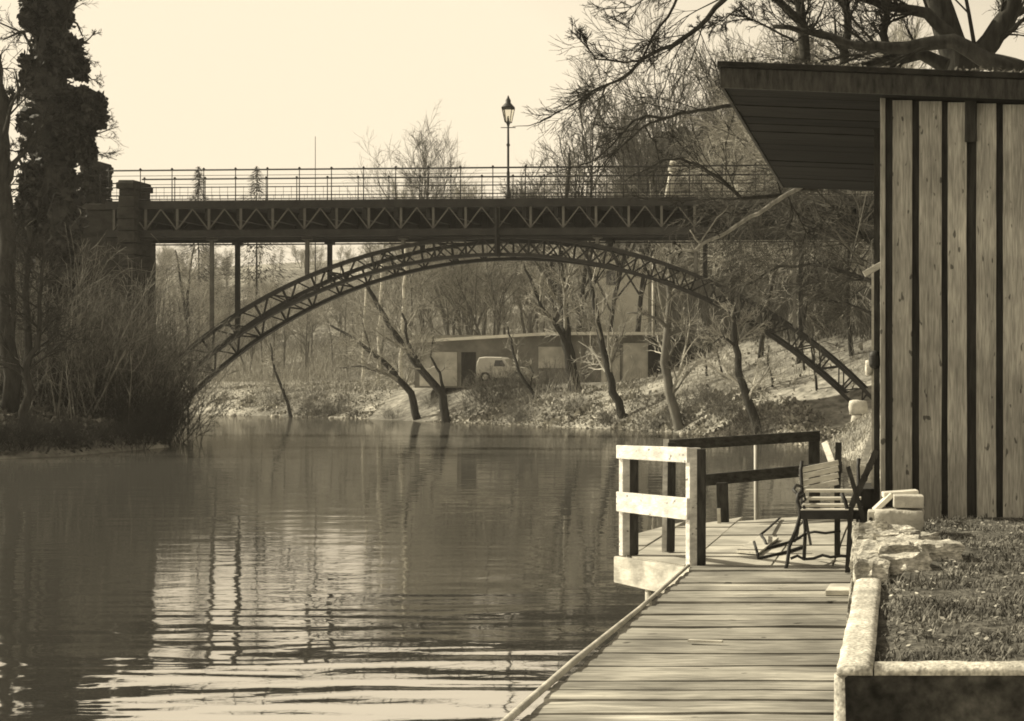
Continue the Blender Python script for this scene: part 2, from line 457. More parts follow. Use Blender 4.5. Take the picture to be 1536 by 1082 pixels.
def gpx(px, Y):
    g = gl(px, Y); return (px, VY-(g.z-EYE)*F/Y, Y)
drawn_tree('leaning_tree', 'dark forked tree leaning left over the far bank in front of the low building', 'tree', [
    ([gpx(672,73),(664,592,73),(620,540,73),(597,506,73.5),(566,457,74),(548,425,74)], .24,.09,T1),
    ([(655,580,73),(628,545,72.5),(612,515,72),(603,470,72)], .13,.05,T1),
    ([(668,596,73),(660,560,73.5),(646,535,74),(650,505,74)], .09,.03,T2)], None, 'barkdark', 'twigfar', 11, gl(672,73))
drawn_tree('leaning_tree', 'low dark tree bent far left over the water beside the forked one', 'tree', [
    ([gpx(628,76),(617,590,76),(589,557,76),(560,532,76),(530,508,76.5),(495,488,77)], .22,.05,T1),
    ([(600,572,76),(575,560,76),(545,550,76),(510,552,76)], .09,.03,T2),
    ([(560,532,76),(548,500,76),(540,470,76)], .07,.03,T2)], None, 'barkdark', 'twigfar', 12, gl(628,76))
drawn_tree('slanting_tree', 'thin dark slanting tree in front of the pale parked van', 'tree', [
    ([gpx(816,71.5),(806,600,71.5),(778,557,71.5),(768,520,72),(762,490,72)], .11,.04,T2),
    ([(795,585,71.5),(800,560,71.5),(790,540,72)], .05,.02,T2)], None, 'barkdark', 'twigfar', 13, gl(816,71.5))
drawn_tree('tall_tree', 'tall straight dark tree with a left fork under the middle of the arch', 'tree', [
    ([gpx(864,72),(861,570,72),(849,514,72),(845,460,72),(842,420,72.3),(838,390,72.5),(843,340,73),(850,290,73),(853,230,73)], .34,.07,[(16,.2,42,.13,.06,.45,.025)]+T1[1:]),
    ([(852,520,72),(835,490,71.5),(812,462,71),(800,430,71),(785,395,71)], .14,.05,T1),
    ([(845,440,72),(862,410,72.5),(875,380,73)], .1,.04,T1)], None, 'barkdark', 'twigfar', 14, gl(864,72))
drawn_tree('slanting_tree', 'slender dark tree slanting left with its foot at the waterline beside the dark wall', 'tree', [
    ([gpx(940,63.5),(932,622,63.5),(918,575,63.5),(904,523,63.8),(894,470,64),(887,420,64.5),(880,380,65),(872,320,65.5)], .22,.06,T1)], None, 'barkdark', 'twigfar', 15, gl(940,63.5))
drawn_tree('curved_tree', 'curved tree with a sunlit left edge in front of the shaded retaining wall', 'tree', [
    ([gpx(1022,58.5),(1017,636,58.5),(1004,590,58.5),(998,527,58.5),(1002,480,58.7),(1004,440,59),(1008,380,59.5),(1015,320,60)], .24,.07,T1),
    ([(1000,490,58.6),(985,478,58),(965,470,58),(940,470,58)], .09,.03,T2),
    ([(1000,505,58.6),(1030,490,58.5),(1060,500,58.5),(1085,520,58.5)], .08,.03,T2)], None, 'barkfar', 'twigfar', 16, gl(1022,58.5))
drawn_tree('slanting_tree', 'dark tree slanting left from the bank behind the dark jetty rail', 'tree', [
    ([gpx(1139,52),(1132,630,52),(1118,590,52),(1107,550,52.3),(1101,499,52.6),(1098,440,53),(1096,400,53.2)], .2,.07,T1),
    ([(1104,520,52.5),(1085,505,52),(1070,515,52)], .06,.02,T2)], None, 'barkdark', 'twigfar', 17, gl(1139,52))
drawn_tree('young_tree', 'thin young tree leaning left alone on the far bank below the left arch', 'tree', [
    ([gpx(437,84),(432,605,84),(420,575,84),(410,545,84),(405,515,84)], .12,.04,T1)], None, 'barkdark', 'twigfar', 18, gl(437,84))
drawn_tree('young_tree', 'young twin stemmed tree behind the left abutment pillar below the deck', 'tree', [
    ([gpx(287,99),(285,530,99),(277,470,99),(270,420,99),(263,375,99)], .15,.05,T1),
    ([gpx(288,99),(286,530,99),(281,460,99),(284,410,99),(292,370,99)], .13,.05,T1)], None, 'barkdark', 'twigfar', 19, gl(287,99))
for k,(px,Y,y0,y1) in enumerate([(603,90,430,560),(568,92,450,575),(545,96,470,575)]):
    lab = ['white barked birch, tallest and brightest of three on the far bank','white barked birch standing between two others on the far bank','slim leftmost birch of three on the far bank'][k]
    drawn_tree('birch_tree', lab, 'tree', [([gpx(px-4,Y),(px-2,y1,Y),(px,(y0+y1)/2,Y),(px+2,y0,Y),(px+5,y0-60,Y)], .15-.02*k,.06,T2)], None, 'birch', 'twigfar', 30+k, gl(px-4,Y))
# slope saplings on the right bank
for k,(px,Y,ln) in enumerate([(1062,66,75),(1160,58,70),(1226,56,90),(1085,64,60),(1208,60,80)]):
    g = gpx(px, Y)
    lab = ['sapling nearest the shaded wall on the right bank slope','sapling under the right haunch of the arch','tallest sapling on the right bank slope, near the arch foot','short sapling halfway along the right bank slope','sapling just below the right arch rib'][k]
    drawn_tree('sapling', lab, 'tree', [([g,(px-4,g[1]-ln*.4,Y),(px-9,g[1]-ln*.75,Y),(px-6,g[1]-ln,Y)], .06,.02,T2)], None, 'barkdark', 'twigfar', 40+k, gl(px,Y))
# trees standing behind the bridge deck against the sky
tr,tw = tree_mesh(51, 13.5, .22, [(26,.58,36,.09,.11,.5,.035),(9,.42,30,.12,.09,.5,.018),(5,.5,32,.15,.06,.6,.012),(3,.5,34,.2,.05,.6,.010)], lift=.03)
g = gl(632,125); tree_thing('upswept_tree', 'bare upswept tree against the sky left of the gas lamp', 'tree', tr, tw, 'barkdark', 'twigmid', g)
for k,(px,Y,h,seed,lean) in enumerate([(846,84,10.5,61,(-.05,0)),(864,82,14,62,(.12,0)),(905,88,16,63,(.02,0)),(945,86,16.5,64,(.03,0)),(985,100,16,65,(0,0)),(1075,104,16,66,(.05,0)),(1090,80,14,67,(0,0)),(1140,84,15,68,(0,0))]):
    lab = ['bare tree nearest the gas lamp, leaning left behind the bridge rail','bare tree leaning right, second from the gas lamp','upright bare tree behind the bridge, third from the gas lamp','tall bare tree behind the rail, fourth from the gas lamp','bare tree rising just left of the dark roofed house','bare tree behind the right gable of the dark roofed house','bare tree between the dark roofed house and the hut roof','bare tree partly behind the left end of the hut roof'][k]
    tr,tw = tree_mesh(seed, h, .2, [(20,.42,30,.10,.11,.5,.04),(9,.42,34,.14,.07,.5,.022),(6,.5,36,.17,.05,.6,.014),(3,.5,36,.2,.04,.6,.011)], lean=lean, lift=.05)
    tree_thing('bare_tree', lab, 'tree', tr, tw, 'barkdark', 'twigmid', gl(px,Y))
# dense drooping trees on the right behind the arch
tr,tw = tree_mesh(71, 9, .13, [(14,.5,55,.14,-.02,.5,.028),(9,.5,45,.16,-.10,.5,.015),(6,.55,40,.16,-.14,.6,.010),(3,.6,36,.18,-.12,.6,.008)])
wil = None
for k,(px,Y,s_) in enumerate([(1140,66,1.0),(1195,62,.95),(1240,68,1.15),(1280,60,.9),(1305,66,1.2),(1170,76,1.2),(1225,80,1.25),(1110,78,1.0),(1275,82,1.3),(1320,72,1.2)]):
    if wil is None:
        wil = tree_thing('drooping_tree', 'bare tree with drooping twigs in the dark thicket between the arch and the hut', 'tree', tr, tw, 'barkdark', 'twigfar', gl(px,Y), 'drooping trees of the right bank thicket')
        wil[0].scale = (s_,)*3
    else: dup(wil[0], wil[1], gl(px,Y), k*1.7, s_)

# the big tree behind the hut whose limbs hang across the bridge
Y0 = 21
BIG = [(14,.24,32,.10,.03,.34,.007),(5,.62,30,.11,.03,.5,.005),(4,.62,30,.13,.02,.6,.004),(2,.6,30,.16,.0,.7,.0034)]
BIGD = [(13,.44,34,.11,.05,.34,.010),(6,.6,32,.12,.03,.5,.006),(4,.62,32,.14,.02,.6,.0045),(2,.6,32,.18,.0,.65,.0036)]
BIGM = [(10,.20,36,.11,.02,.34,.007),(4,.6,34,.12,.02,.5,.005),(3,.6,32,.15,.02,.6,.004),(2,.55,32,.2,.0,.7,.0032)]
SML = [(5,.34,42,.16,.02,.45,.008),(5,.5,40,.18,.02,.55,.005),(3,.5,38,.2,.02,.6,.004)]
gb = gl(1420, 22)
drawn_tree('overhanging_tree', 'big dark bare tree behind the hut, its limbs hanging left across the bridge', 'tree', [
    ([gpx(1420,22),(1422,380,22),(1430,200,22),(1440,95,22),(1420,40,22),(1400,-20,22)], 0.34,0.2,None),
    ([(1440,110,22),(1500,40,22),(1540,-30,22)], 0.192,0.128,BIGD),
    ([(1536,108,20.5),(1480,92,20.5),(1430,62,20.5),(1360,72,20.5),(1290,70,20.5),(1230,50,20.5),(1160,40,20.5)], 0.152,0.032,BIGD),
    ([(1430,60,21),(1390,20,21),(1330,10,21),(1270,-10,21)], 0.112,0.04,BIGD),
    ([(1420,100,21),(1380,82,21),(1310,95,21),(1250,102,21)], 0.12,0.024,BIGD),
    ([(1205,140,21.5),(1206,60,21.5),(1202,30,21.5),(1192,-20,21.5)], 0.096,0.072,BIGD),
    ([(1260,120,21),(1272,50,21),(1268,-20,21)], 0.08,0.048,BIGD),
    ([(1340,115,21),(1325,50,21),(1335,-20,21)], 0.072,0.048,BIGD),
    ([(1200,30,21),(1150,-10,20.5),(1110,-30,20),(1086,0,20),(1047,42,20),(1008,69,20),(964,89,20),(936,117,20),(900,131,20),(856,158,20),(826,176,20)], 0.0527,0.0064,BIG),
    ([(826,176,20),(808,184,20),(792,189,20),(769,190,20)], .010,.004,None),
    ([(964,89,20),(940,94,20),(894,89,20),(872,62,20),(856,45,20)], 0.0186,0.0048,BIG),
    ([(1030,-30,20),(1011,8,20),(978,56,20),(964,86,20)], 0.0217,0.016,BIG),
    ([(1205,150,21),(1140,155,20.6),(1083,160,20),(1033,169,20),(994,178,20),(969,174,20),(950,181,20),(931,203,20),(894,239,20),(867,250,20),(820,262,20)], 0.0341,0.0056,BIGM),
    ([(994,178,20),(967,189,20),(942,211,20),(911,239,20),(872,278,20)], 0.0186,0.0048,SML),
    ([(967,189,20),(983,214,20),(988,240,20)], 0.0124,0.0096,SML),
    ([(1240,270,21),(1178,292,20.4),(1112,298,20),(1085,272,20),(1052,250,20),(1020,238,20),(990,242,20),(962,258,20),(930,275,20)], 0.0372,0.0064,BIGM),
    ([(1172,294,20.3),(1150,220,20.3),(1140,180,20.3)], 0.0124,0.0048,SML),
    ([(1112,298,20),(1060,300,20),(1010,302,20),(960,300,20)], 0.0124,0.0048,SML),
    ([(1180,292,20.3),(1190,320,20.3),(1178,350,20.3),(1185,380,20.3)], 0.0124,0.0048,SML),
    ([(1180,292,20.3),(1205,340,20.3),(1222,365,20.3)], 0.0124,0.0048,SML),
    ([(1220,300,20.3),(1232,330,20.3),(1215,360,20.3)], 0.00744,0.004,SML),
    ([(1047,42,20),(1062,78,20),(1080,108,20),(1095,150,20)], 0.00744,0.0048,SML),
    ([(1100,-10,20),(1060,-40,20),(1000,-20,20),(950,10,20),(900,15,20)], 0.0186,0.0048,BIG),
    ([(1110,10,20),(1085,30,20),(1040,45,20)], 0.0112,0.0048,BIG),
    ([(1190,60,20.6),(1130,30,20.3),(1090,20,20)], 0.0186,0.008,BIG)], None, 'barkdark', 'twigdark', 5, gb)
drawn_tree('broken_branch', 'pale bare branch hanging down left from beneath the hut roof corner', 'branch', [
    ([(1205,278,20.2),(1176,294,20.1),(1150,312,20),(1112,334,19.9),(1090,349,19.8),(1052,367,19.7),(1043,376,19.7)], .035,.02,None),
    ([(1052,367,19.7),(1043,358,19.7),(1035,345,19.7)], .018,.008,SML),
    ([(1043,376,19.7),(1020,376,19.7),(1000,382,19.7)], .018,.006,SML),
    ([(1048,370,19.7),(1070,335,19.8),(1092,310,19.8)], .012,.006,SML)], None, 'barkpale', 'twigdark', 6, P(1205,278,20.2))

VEIL = [(16,.36,44,.14,-.03,.40,.014),(7,.6,40,.15,-.05,.5,.009),(5,.6,36,.17,-.06,.6,.007),(3,.55,34,.2,-.05,.7,.006)]
drawn_tree('twiggy_tree', 'twiggy dark tree behind the hut corner veiling the right end of the bridge', 'tree', [
    ([gpx(1352,40),(1350,480,40),(1346,380,40),(1340,280,40),(1335,180,40)], .2,.08,VEIL),
    ([(1348,400,40),(1290,350,40),(1220,315,40.5),(1140,305,41),(1070,330,41)], .09,.02,VEIL),
    ([(1346,440,40),(1300,420,40),(1240,400,40.5),(1170,400,41),(1110,430,41)], .08,.02,VEIL),
    ([(1344,340,40),(1280,300,40),(1210,270,40.5),(1130,250,41)], .08,.02,VEIL),
    ([(1348,480,40),(1310,470,40),(1270,455,40),(1215,450,40.5)], .06,.015,VEIL)], None, 'barkdark', 'twigveil', 91, gl(1352,40))
# ------------------------------------------------------------------ left bank: ivy tree, trees, brush
def leaves(mb, rg, c, rx, ry, rz, n, size):
    for _ in range(n):
        while True:
            p = V((rg.uniform(-1,1),rg.uniform(-1,1),rg.uniform(-1,1)))
            if .45 < p.length < 1: break
        p = V((c[0]+p.x*rx, c[1]+p.y*ry, c[2]+p.z*rz))
        a = V((rg.gauss(0,1),rg.gauss(0,1),rg.gauss(0,1))).normalized()
        b_ = a.cross(V((rg.gauss(0,1),rg.gauss(0,1),rg.gauss(0,1)))).normalized()
        s_ = size*rg.uniform(.6,1.3)
        mb.quad(p-a*s_, p+b_*s_*.7, p+a*s_, p-b_*s_*.7)
def ivy_tree():
    rg = random.Random(9); Y = 46
    base = gl(85, Y); o = thing('ivy_tree', 'massive dark tree trunk smothered in ivy on the left bank', 'tree', base)
    tr = MB(); iv = MB(); tw = MB(); core = MB()
    path = [gpx(85,Y),(84,450,Y),(82,350,Y),(80,260,Y),(78,180,Y),(76,100,Y),(70,40,Y),(66,-20,Y),(60,-90,Y)]
    q = [P(*p) for p in path]
    tr.tube(q, [.5,.45,.42,.4,.38,.34,.3,.28,.2], 9)
    # irregular leafy mass round the trunk: half widths in px read off the photograph
    prof = [(560,24),(500,25),(440,26),(390,28),(340,31),(300,33),(260,33),(220,34),(180,32),(150,32),(120,26),(90,26),(60,25),(40,19),(10,19),(-30,17),(-70,16)]
    ring = []; n = 14; pts = []
    for k,(py,hw) in enumerate(prof):
        cx = 91-(560-py)*.034+6*noise.noise(V((py*.02,1,1)))
        c = P(cx, py, Y); r = hw*Y/F
        ring.append((c, r))
        for j in range(n):
            t = 2*math.pi*j/n; rr = r*(.80+.5*noise.noise(V((math.cos(t)*1.3,math.sin(t)*1.3,k*.8))))
            pts.append((c.x+rr*math.cos(t), c.y+rr*math.sin(t), c.z))
    fs = [(k*n+j, k*n+(j+1)%n, (k+1)*n+(j+1)%n, (k+1)*n+j) for k in range(len(prof)-1) for j in range(n)]
    core.add(pts, fs, True)
    iv.v = core.v; iv.f = core.f; iv.smooth = core.smooth
    for k in range(len(ring)-1):
        (c,r),(c2,r2) = ring[k],ring[k+1]; L = (c2-c).length
        for _ in range(int(520*r*L)+30):
            u = rg.random(); t = rg.uniform(0,6.283)
            rr = (r+(r2-r)*u)*(.82+.5*noise.noise(V((math.cos(t)*1.3,math.sin(t)*1.3,(k+u)*.8))))*(.92+.5*rg.random()**3)
            p = c.lerp(c2,u)+V((rr*math.cos(t),rr*math.sin(t),0))
            a = V((rg.gauss(0,1),rg.gauss(0,1),rg.gauss(0,1))).normalized(); b_ = a.cross(V((rg.gauss(0,1),rg.gauss(0,1),rg.gauss(0,1)))).normalized()
            s_ = rg.uniform(.08,.18); iv.quad(p-a*s_, p+b_*s_*.7, p+a*s_, p-b_*s_*.7)
    # lumps of ivy standing off the trunk
    for (px,py,hw,hh) in [(130,163,15,25),(112,170,14,32),(112,210,16,26),(98,78,13,24),(110,100,8,16),(54,110,8,22),(122,228,9,16),(50,185,7,18),(58,25,12,24),(86,10,9,26),(60,280,14,30),(52,330,12,30)]:
        c = P(px,py,Y); iv.rock(c, (hw*1.5*Y/F, .9, hh*1.6*Y/F), px, .5, .85, 5)
        for _ in range(int(hw*hh*5.5)):
            p = c+V((rg.uniform(-1,1)*hw*Y/F*rg.uniform(.8,1.15), rg.uniform(-.65,.65), rg.uniform(-1,1)*hh*Y/F*rg.uniform(.8,1.12)))
            a = V((rg.gauss(0,1),rg.gauss(0,1),rg.gauss(0,1))).normalized(); b_ = a.cross(V((rg.gauss(0,1),rg.gauss(0,1),rg.gauss(0,1)))).normalized(); s_ = rg.uniform(.07,.16)
            iv.quad(p-a*s_, p+b_*s_*.7, p+a*s_, p-b_*s_*.7)
    for _ in range(70):   # hanging ivy stems
        q = P(rg.uniform(50,125), rg.uniform(0,420), Y)+V((0,rg.uniform(-1,-.5),0)); L_ = rg.uniform(.4,1.4); iv.tube([q,q+V((rg.gauss(0,.12),-.1,-L_*.5)),q+V((rg.gauss(0,.25),-.1,-L_))],[.015,.012,.006],3,False)
    tr.build('trunk', 'barkdark', o); iv.build('ivy', 'ivy', o)
    limbs = [([(80,45,Y),(100,25,Y),(116,36,Y),(124,55,Y)],.07,.02),([(85,60,Y),(110,10,Y),(125,-15,Y)],.06,.02),([(120,70,Y),(134,58,Y),(145,46,Y)],.03,.01),
             ([(128,190,Y),(135,205,Y),(160,196,Y),(178,190,Y)],.035,.01),([(100,80,Y),(125,85,Y),(140,95,Y)],.03,.01),([(140,175,Y),(155,178,Y),(170,180,Y)],.04,.015),
             ([(55,45,Y),(30,48,Y),(5,60,Y)],.07,.02),([(60,95,Y),(35,50,Y),(-10,30,Y)],.06,.02),([(50,140,Y),(25,145,Y),(0,165,Y)],.06,.02),([(50,240,Y),(20,255,Y),(-5,260,Y)],.05,.02),([(90,30,Y),(110,-30,Y),(150,-60,Y)],.08,.03),
             ([(60,0,Y),(20,-20,Y),(-30,-30,Y)],.08,.03),([(120,100,Y),(138,120,Y),(150,118,Y)],.03,.01),([(130,225,Y),(150,232,Y),(175,240,Y)],.02,.01)]
    for pts_,r0,r1 in limbs:
        q = [P(*p) for p in pts_]; k = len(q)-1; rr = [r0+(r1-r0)*i/k for i in range(k+1)]
        tw.tube(q, rr, 5, False); sprout(rg, tw, q, rr, 1, [None]+[(7,.45,42,.15,.02,.45,.010),(5,.55,38,.18,.02,.6,.007),(3,.5,38,.2,.02,.6,.006)])
    tw.build('crown', 'twigdark', o)
ivy_tree()
drawn_tree('edge_tree', 'dark bare tree at the left edge of the view on the left bank', 'tree', [
    ([gpx(14,42),(12,450,42),(8,330,42),(4,240,42),(6,175,42),(-5,100,42),(-20,20,42)], .24,.14,[(14,.25,45,.15,.04,.4,.02),(6,.5,40,.18,.03,.55,.013),(4,.5,40,.2,.02,.6,.010)]),
    ([(8,280,42),(25,240,42),(45,215,42),(55,200,42)], .08,.03,T1),
    ([(6,190,42),(20,150,42),(40,125,42)], .07,.02,T1)], None, 'barkdark', 'twigdark', 23, gl(14,42))
drawn_tree('bank_tree', 'thin dark tree forking above the pale litter on the left bank', 'tree', [
    ([gpx(38,40),(38,560,40),(40,470,40),(42,400,40),(40,340,40)], .13,.05,T1),
    ([(38,560,40),(58,500,40),(62,430,40),(66,360,40)], .08,.03,T1)], None, 'barkdark', 'twigdark', 24, gl(38,40))
# arching bare shrubs
def shrub_mesh(seed, n, h, spread, lift=-.05):
    rg = random.Random(seed); mb = MB()
    for _ in range(n):
        t = rg.uniform(0,6.283); k = rg.random()*spread
        d = V((math.cos(t)*k, math.sin(t)*k, 1)); L = h*rg.uniform(.55,1.1)
        p = V((rg.gauss(0,.75),rg.gauss(0,.75),-.15))
        q,_ = wander(rg, p, d, L, 5, .08, lift)
        r0 = rg.uniform(.012,.022)*(1.9 if rg.random() < .18 else 1); rr = [r0+(.006-r0)*i/5 for i in range(6)]
        mb.tube(q, rr, 3, False)
        sprout(rg, mb, q, rr, 1, [None,(7,.35,30,.13,-.02,.6,.008),(3,.5,32,.15,-.02,.7,.006)])
    return mb
sh1 = shrub_mesh(1, 34, 4.6, .62); sh2 = shrub_mesh(2, 44, 3.0, .9); sh3 = shrub_mesh(3, 30, 5.6, .45, -.02)
proto_sh = {}
rg = random.Random(31)
def place_shrub(kind, x, y, s_, label, group, mat='brush'):
    key = (kind, mat)
    if key not in proto_sh:
        o = tag((sh1,sh2,sh3)[kind].build('bare_shrub', mat), label, 'shrub', group); proto_sh[key] = o
    else:
        o = proto_sh[key].copy(); COL.objects.link(o); o['label'] = label; o['group'] = group
    o.location = (x,y,gz(x,y)-.1); o.rotation_euler.z = rg.uniform(0,6.28); o.scale = (s_,)*3
LS = 'leafless arching shrub in the thicket on the left bank below the bridge'
for (px,Y) in [(60,46.5),(175,46),(205,47),(222,49),(90,47),(140,48),(190,49),(215,51),(30,45.5),(60,50),(110,52),(170,52.5),(150,46.5),(205,49.5),(180,47.5),(120,49),(20,47),(45,44),(85,44),(125,44.5),(0,49),(160,50),(75,52),(230,53)]:
    place_shrub(rg.choice((0,2,0)), (px-VX)/F*Y, Y, rg.uniform(.75,1.05), LS, 'shrubs of the left bank thicket')
LS2 = 'low dark shrub overhanging the water at the left bank point'
for (px,Y) in [(240,46.5),(224,44.8),(205,43.4),(238,51),(232,48.5),(214,46.5),(120,44.6),(30,43.6),(244,48),(190,44)]:
    place_shrub(1, (px-VX)/F*Y, Y, rg.uniform(.42,.8), LS2, 'low shrubs at the left bank point', 'twigdark')
for k in range(15):
    px = -8+k*17
    for Y in np.arange(30, 60, .2):
        x = (px-VX)/F*Y
        if float(terrain(np.array([x]),np.array([Y]))[2][0]) > .3: break
    place_shrub(1, x, float(Y), rg.uniform(.22,.4), LS2.replace('at the left bank point','along the left bank'), 'low shrubs along the left bank waterline', 'twigdark')
LS3 = 'small bare shrub among the litter on the far river bank'
for k in range(26):
    px = rg.uniform(275, 1180); 
    for Y in np.arange(50, 110, .5):
        x = (px-VX)/F*Y
        if float(terrain(np.array([x]),np.array([Y]))[1][0]) > .5: break
    Y = float(Y)+rg.uniform(.2,5); place_shrub(1, (px-VX)/F*Y, Y, rg.uniform(.25,.5), LS3, 'small shrubs on the far bank')

for (px,Y) in [(735,73.5),(748,74.5),(775,73),(800,74),(826,73.5),(700,74),(764,75),(786,75.2),(723,75.4)]:
    place_shrub(1, (px-VX)/F*Y, Y, rg.uniform(.42,.72), 'leafless shrub at the yard edge in front of the parked van', 'shrubs before the parked van')
# litter, dry grass and twigs that cover the banks
def litter():
    rg = random.Random(5); mb = MB()
    tries = 0; cnt = 0
    xs = []; ys = []
    while len(xs) < 150000:
        Y = rg.uniform(46, 100); px = rg.uniform(262, 1300); xs.append((px-VX)/F*Y); ys.append(Y)
    Z,t,tl = terrain(np.array(xs), np.array(ys))
    for x,y,z,tt,ll in zip(xs,ys,Z,t,tl):
        if ll > -2 or tt < .15 or tt > 14: continue
        den = 1.0 if tt < 3.5 else .4
        if VX+x/y*F > 960 and tt > 3.5: den = .07
        if rg.random() > den: continue
        if -30 < x < -9 and 74.5 < y < 92: continue
        z += bumps(x,y); cl = .5+.9*max(0,noise.noise(V((x*.7,y*.7,1)))+.25)
        s_ = rg.uniform(.06,.19)*cl; th = rg.uniform(0,6.28)
        a = V((math.cos(th),math.sin(th),rg.uniform(-.2,.6)))*s_; b_ = V((-math.sin(th)*.35,math.cos(th)*.35,rg.uniform(.2,1.1)))*s_
        p = V((x,y,z+.02)); mb.quad(p-a*.5, p+a*.5, p+a*.3+b_, p-a*.4+b_)
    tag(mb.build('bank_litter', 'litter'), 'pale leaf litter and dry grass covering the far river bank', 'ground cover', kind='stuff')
    mb = MB(); xs = []; ys = []
    for _ in range(16000):
        Y = rg.uniform(35, 54); px = rg.uniform(-20, 275); xs.append((px-VX)/F*Y); ys.append(Y)
    Z,t,tl = terrain(np.array(xs), np.array(ys))
    for x,y,z,ll in zip(xs,ys,Z,tl):
        if ll < .1: continue
        z += bumps(x,y); s_ = rg.uniform(.05,.16); th = rg.uniform(0,6.28)
        a = V((math.cos(th),math.sin(th),rg.uniform(-.2,.6)))*s_; b_ = V((-math.sin(th)*.35,math.cos(th)*.35,rg.uniform(.1,1.0)))*s_
        p = V((x,y,z+.02)); mb.quad(p-a*.5, p+a*.5, p+a*.3+b_, p-a*.4+b_)
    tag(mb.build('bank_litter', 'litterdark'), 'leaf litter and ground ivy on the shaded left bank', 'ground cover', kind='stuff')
litter()
def near_litter():
    rg = random.Random(15); mb = MB(); xs = [rg.uniform(-5,1.5) for _ in range(30000)]; ys = [rg.uniform(16.9,47) for _ in range(30000)]
    Z,t,tl = terrain(np.array(xs), np.array(ys))
    for x,y,z,tt in zip(xs,ys,Z,t):
        if tt < .05: continue
        z += bumps(x,y); s_ = rg.uniform(.03,.10); th = rg.uniform(0,6.28)
        a = V((math.cos(th),math.sin(th),rg.uniform(-.2,.6)))*s_*.3; b_ = V((-math.sin(th)*.5,math.cos(th)*.5,rg.uniform(.4,1.4)))*s_*1.2
        p = V((x,y,z+.01)); mb.quad(p-a*.5, p+a*.5, p+a*.2+b_, p-a*.3+b_)
    tag(mb.build('bank_litter','litter'), 'dry grass and leaves on the near right bank behind the hut', 'ground cover', kind='stuff')
near_litter()
def brush():
    rg = random.Random(55); mb = MB(); xs = []; ys = []
    for _ in range(15000):
        Y = 56+rg.random()**1.1*112; px = rg.uniform(200, 1340); xs.append((px-VX)/F*Y); ys.append(Y)
    Z,t,tl = terrain(np.array(xs), np.array(ys))
    for x,y,z,tt,ll in zip(xs,ys,Z,t,tl):
        px = VX+x/y*F
        if ll > -2 or tt < 2 or (-30.5 < x < -8.5 and 71 < y < 93): continue
        if px > 960 and y < 75 and tt < 16 and rg.random() < .9: continue
        if px < 1000 and tt < 10 and rg.random() < .7: continue
        if noise.noise(V((x*.12,y*.12,2))) < -.22: continue
        z += bumps(x,y); H = rg.uniform(.5,2.3)*(1+.5*noise.noise(V((x*.2,y*.2,6))))
        for k in range(6):
            q = V((x+rg.gauss(0,.5), y+rg.gauss(0,.5), z-.05)); w_ = y*.00016
            for j in range(2):
                d = V((rg.gauss(0,.5), rg.gauss(0,.3), 1)).normalized()*H*rg.uniform(.3,.6); sd_ = V((1,rg.uniform(-.6,.6),0)).normalized()*w_*(1-.4*j)
                mb.add([q-sd_, q+sd_, q+d+sd_*.5, q+d-sd_*.5],[(0,1,2,3)]); q = q+d*.9
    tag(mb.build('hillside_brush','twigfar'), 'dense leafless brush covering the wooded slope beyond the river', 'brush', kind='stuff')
brush()
def thicket():
    rg = random.Random(56); mb = MB(); xs = []; ys = []
    for _ in range(5200):
        Y = rg.uniform(60, 100); px = rg.uniform(1030, 1345); xs.append((px-VX)/F*Y); ys.append(Y)
    Z,t,tl = terrain(np.array(xs), np.array(ys))
    for x,y,z,tt in zip(xs,ys,Z,t):
        px = VX+x/y*F
        if tt < 11-(px-1030)*.006 or noise.noise(V((x*.2,y*.2,4))) < -.3: continue
        z += bumps(x,y); H = rg.uniform(1.5,4.5)
        for k in range(7):
            q = V((x+rg.gauss(0,.5), y+rg.gauss(0,.5), z-.05)); w_ = y*.00018
            for j in range(3):
                d = V((rg.gauss(0,.45), rg.gauss(0,.3), 1)).normalized()*H*rg.uniform(.22,.42); sd_ = V((1,rg.uniform(-.6,.6),0)).normalized()*w_*(1-.3*j)
                mb.add([q-sd_, q+sd_, q+d+sd_*.6, q+d-sd_*.6],[(0,1,2,3)]); q = q+d*.92
    tag(mb.build('thicket','twigmid'), 'dark leafless thicket on the slope above the right half of the arch', 'brush', kind='stuff')
thicket()
# stones at the far waterline
proto = None
for k in range(7):
    px = rg.uniform(300, 1120)
    for Y in np.arange(50, 110, .25):
        x = (px-VX)/F*Y
        if float(terrain(np.array([x]),np.array([Y]))[1][0]) > -.1: break
    if proto is None:
        mb = MB(); mb.rock((0,0,0), (.7,.5,.38), 4, .3, .3); proto = tag(mb.build('bank_stone', 'rubble'), 'pale stone at the waterline of the far bank', 'stone', 'stones along the far waterline'); o = proto
    else: o = proto.copy(); COL.objects.link(o)
    s_ = rg.uniform(.25,.7); o.location = (x, float(Y)+.1, WATER+.02); o.scale = (s_,s_,s_); o.rotation_euler.z = rg.uniform(0,6)

# firs and mast on the crest
def fir(px, ytip, Y, halfpx, label, seed):
    rg = random.Random(seed); g = gl(px,Y); top = P(px,ytip,Y); h = top.z-g.z
    o = thing('fir_tree', label, 'tree', g); tr = MB(); fo = MB()
    tr.tube([g, top], [.14,.02], 6); tr.build('trunk', 'barkdark', o)
    R = halfpx*Y/F*(h/3.0)*1.25
    for k in range(4500):
        u = rg.random()**.8; z = g.z+h*(.08+.92*(1-u)); r = R*u*(.35+.65*rg.random())*(.75+.35*math.sin(u*38)); t = rg.uniform(0,6.283)
        p = V((g.x+r*math.cos(t), g.y+r*math.sin(t), z-r*.25)); d = V((math.cos(t),math.sin(t),-.35)).normalized()
        s_ = .26; w = d.cross(V((0,0,1)))*s_*.4
        fo.quad(p-d*s_*.6-w*.3, p-d*s_*.6+w*.3, p+d*s_+w*.4, p+d*s_-w*.4)
    fo.build('crown', 'needle', o)
